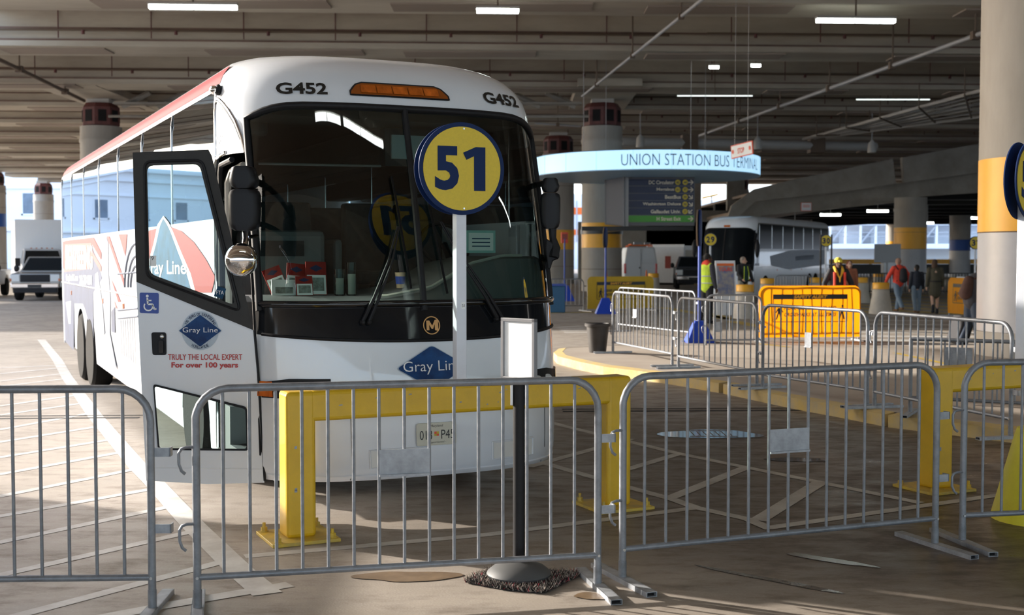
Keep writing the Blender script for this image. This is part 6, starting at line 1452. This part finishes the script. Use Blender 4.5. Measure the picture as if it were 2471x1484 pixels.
    for nm in ('l', 'r'):
        s_ = MB(); a_ = J[nm + 'a']; cap(s_, sf_(a_ + Vector((0, .03, -.035))), sf_(a_ + Vector((0, -.15, -.045))), r(.048), r(.040)); cap(s_, sf_(a_ + Vector((0, 0, .02 if legs else .16))), sf_(a_ + Vector((0, 0, -.03))), r(.052), r(.05)); s_.v = [(v[0], v[1], max(v[2], .001)) for v in s_.v]; fuse(s_, 'shoe', shoes, o, .014)
    # jacket or coat
    t = MB(); cap(t, sf_((0, 0, 1.00 if coatlen < .6 else .70)), sf_((0, 0, 1.22)), r(.185 if coatlen < .6 else .215) * tw, r(.172) * tw); cap(t, sf_((0, 0, 1.2)), sf_((0, 0, 1.36)), r(.172) * tw, r(.185) * tw); cap(t, sf_((-.13, 0, 1.42)), sf_((.13, 0, 1.42)), r(.098), r(.098)); cap(t, sf_((0, 0.01, 1.46)), sf_((0, .01, 1.53)), r(.085), r(.070))
    t.v = [(v[0], v[1] * .82, v[2]) if not bend else v for v in t.v]
    for nm in ('l', 'r'): cap(t, sf_(J[nm + 's']), sf_(J[nm + 'e']), r(.083), r(.068)); cap(t, sf_(J[nm + 'e']), sf_(J[nm + 'w']), r(.068), r(.048))
    jk = fuse(t, 'jacket' if coatlen < .6 else 'coat', top, o, .016)
    if hair:
        t = MB(); t.ell(hd((0, .022, .045)), (r(.093), r(.100), r(.098)), n=20); cap(t, hd((0, .05, .0)), hd((0, .05, -.04)), r(.075), r(.06))
        if longhair: cap(t, hd((-.02, .06, -.02)), hd((-.01, .07, -.22)), r(.085), r(.05)); cap(t, hd((.05, .05, .0)), hd((.06, .03, -.2)), r(.05), r(.035)); cap(t, hd((-.06, .04, .0)), hd((-.07, .02, -.2)), r(.045), r(.03))
        fuse(t, 'hair', hair, o, .012)
    if hat:
        t = MB(); t.ell(hd((0, .005, .065)), (r(.098), r(.112), r(.085)), n=20); cap(t, hd((0, -.07, .055)), hd((0, -.13, .045)), r(.03), r(.02)); fuse(t, 'hat', hat, o, .012)
    if extras: extras(o, sf_, r, J, hd, cap, fuse, jk)
    return o
for nm, c_ in (('sk_light', (.52, .32, .23)), ('sk_dark', (.10, .05, .032)), ('c_red', (.72, .06, .03)), ('c_black', (.014, .014, .018)), ('c_navy', (.018, .022, .035)), ('c_olive', (.055, .048, .028)), ('c_jean', (.16, .22, .29)), ('c_djean', (.03, .045, .075)), ('c_hair', (.055, .028, .016)), ('c_black_hair', (.012, .01, .009)), ('c_grey_hair', (.25, .21, .18)), ('c_boot', (.16, .08, .03)), ('c_vest', (.62, .80, .06)), ('c_charcoal', (.035, .035, .045)), ('c_green', (.012, .05, .04)), ('c_yhat', (.70, .58, .05)), ('c_gold', (.78, .42, .03)), ('c_redhair', (.16, .035, .02)), ('c_khaki', (.25, .23, .19)), ('c_pack', (.06, .026, .02)), ('c_tan', (.33, .19, .14)), ('c_scarf', (.30, .10, .05)), ('c_refl', (.6, .62, .6))):
    M[nm] = mat(nm, c_, .8, var=.12, scale=8)
def bpack(m, sx=0.0):
    def f(o, sf_, r, J, hd, cap_, fuse_, jk):
        t = MB(); cap_(t, sf_((sx, .20, 1.10)), sf_((sx, .19, 1.34)), r(.145), r(.115)); t.ell(sf_((sx, .27, 1.10)), (r(.10), r(.05), r(.11))); bp_ = fuse_(t, 'backpack', m, o, .016)
        t = MB()
        for s in (-1, 1): t.tube([sf_((s * .11, .16, 1.40)), sf_((s * .12, .0, 1.53)), sf_((s * .12, -.16, 1.38)), sf_((s * .14, -.1, 1.1)), sf_((s * .12, .12, 1.02))], r(.022), 6)
        t.build('strap', m, bp_, True)
    return f
def vest(o, sf_, r, J, hd, cap_, fuse_, jk):
    t = MB(); cap_(t, sf_((0, 0, .96)), sf_((0, 0, 1.2)), r(.205), r(.195)); cap_(t, sf_((0, 0, 1.2)), sf_((0, 0, 1.36)), r(.195), r(.20)); cap_(t, sf_((-.11, 0, 1.43)), sf_((.11, 0, 1.43)), r(.112), r(.112)); t.v = [(v[0], v[1] * .84, v[2]) for v in t.v]; v_ = fuse_(t, 'safety_vest', 'c_vest', o, .016)
    for z in (1.02, 1.2): MB().tube([sf_((.207 * math.cos(k * PI / 12), .178 * math.sin(k * PI / 12), z)) for k in range(24)], r(.014), 6, True).build('reflective_band', 'c_refl', v_, True)
    t = MB(); cap_(t, sf_((-.05, .03, 1.5)), sf_((.05, .03, 1.5)), r(.09), r(.09)); cap_(t, sf_((0, .0, 1.55)), sf_((0, .03, 1.6)), r(.07), r(.06)); fuse_(t, 'red_hood', 'c_red', o, .014)
person('person in lime safety vest and dark jacket with red hood behind the blue post', G(1706, 781).x, G(1706, 781).y, 1.95, R(120), 'sk_dark', 'c_charcoal', 'c_black', 'c_black', hair='c_black_hair', extras=vest, pose=dict(ls=.03, rs=-.03, turn=R(-10)))
def openj(o, sf_, r, J, hd, cap_, fuse_, jk):
    t = MB(); cap_(t, sf_((0, -.10, 1.0)), sf_((0, -.11, 1.4)), r(.10), r(.08)); fuse_(t, 'shirt', 'c_green', o, .014)
    for s in (-1, 1): MB().tube([sf_((s * .10, -.175, .98)), sf_((s * .10, -.185, 1.2)), sf_((s * .07, -.15, 1.45))], r(.012), 6).build('yellow_trim', 'c_vest', jk, True)
p = AT(1793, 680, 44); person('person in an open dark jacket and green shirt standing behind a bollard, looking right', p.x, 44, 1.86, R(28), 'sk_light', 'c_black', 'c_khaki', 'c_black', hair='c_grey_hair', extras=openj, tw=1.1, pose=dict(la=(.35, .05), ra=(.25, .04), lb=.6, turn=R(35)))
def scarf(o, sf_, r, J, hd, cap_, fuse_, jk):
    t = MB(); t.tube([sf_((-.09, .02, 1.55)), sf_((-.085, -.12, 1.46)), sf_((0.0, -.185, 1.27)), sf_((.085, -.12, 1.46)), sf_((.09, .02, 1.55))], [r(.035), r(.04), r(.028), r(.04), r(.035)], 8); t.tube([sf_((0, -.18, 1.32)), sf_((0, -.19, 1.18))], [r(.03), r(.012)], 8); t.build('yellow_collar', 'c_gold', jk, True)
    for s in (-1, 1):
        t = MB(); t.tube([sf_((s * .13, -.165, .95)), sf_((s * .125, -.172, 1.15)), sf_((s * .12, -.15, 1.42))], [r(.045), r(.03), r(.035)], 8); t.build('red_panel', 'c_red', jk, True)
p = AT(2022, 680, 31.5); person('person in yellow knit hat and dark jacket with yellow collar facing the camera', p.x, 31.5, 1.86, R(0), 'sk_dark', 'c_black', 'c_black', 'c_black', hat='c_yhat', extras=scarf, tw=1.05, pose=dict(ls=.25, rs=-.25, la=(-.15, .08), ra=(.15, .08)))
p = AT(2049, 680, 39); person('person with long reddish hair and a rust scarf behind the one in the yellow hat', p.x, 39, 1.74, R(0), 'sk_light', 'c_scarf', 'c_black', 'c_black', hair='c_redhair', longhair=True, pose=dict(ls=.1, rs=-.1))
p = G(2167, 752); person('person in a bright red jacket and pale jeans walking away with a black backpack', p.x, p.y, 1.84, R(195), 'sk_light', 'c_red', 'c_jean', 'c_boot', hair='c_tan', extras=bpack('c_black', -.06), tw=1.08, pose=dict(ls=.28, rs=-.32, la=(-.2, .14), ra=(.25, .10), rb=.5, turn=R(-30)))
p = G(2211, 756); person('smaller person in a dark navy jacket and jeans walking away beside the red jacket', p.x, p.y, 1.60, R(178), 'sk_light', 'c_navy', 'c_jean', 'c_boot', hair='c_black_hair', pose=dict(ls=.10, rs=-.08))
def belt(o, sf_, r, J, hd, cap_, fuse_, jk):
    MB().tube([sf_((.20 * math.cos(k * PI / 12), .165 * math.sin(k * PI / 12), 1.06)) for k in range(24)], r(.018), 6, True).build('belt', 'c_black', jk, True)
p = G(2255, 758); person('person with brown shoulder hair in an olive coat with a black belt and bare legs', p.x, p.y, 1.78, R(172), 'sk_light', 'c_olive', None, 'c_black', hair='c_hair', longhair=True, coatlen=.7, extras=belt, tw=.98, pose=dict(ls=.14, rs=-.14, turn=R(-40)))
p = G(2352, 846); PL = person('person in a dark jacket with a brown backpack bending forward beside the near column', p.x - .06, p.y, 1.78, R(105), 'sk_light', 'c_charcoal', 'c_djean', 'c_boot', hair='c_black_hair', bend=R(14), extras=bpack('c_pack'), tw=1.1, pose=dict(ls=.12, rs=-.1, la=(.5, .02), ra=(.6, .02)))
p = G(2300, 842); o = thing('rolling_suitcase', 'dark tilted rolling suitcase beside the bending person', 'suitcase', (p.x, p.y - .2, 0), R(15)); q = Euler((0, R(18), 0)).to_matrix()
def tilt(mb): mb.v = [tuple(q @ Vector(v) + Vector((0, 0, .09))) for v in mb.v]; return mb
tilt(MB().bb(-.16, .12, -.2, .2, .03, .60)).build('case', 'c_black', o, bevel=.04, seg=3); tilt(MB().tube([(.1, -.12, .58), (.1, -.12, .95), (.1, .12, .95), (.1, .12, .58)], .012, 6)).build('handle', 'greyplastic', o)
for y in (-.15, .15): MB().lathe([(0, -.02), (.04, -.02), (.04, .02), (0, .02)], c=(.02, y, .04), n=14, axis='x').build('caster', 'rubber', o, True)
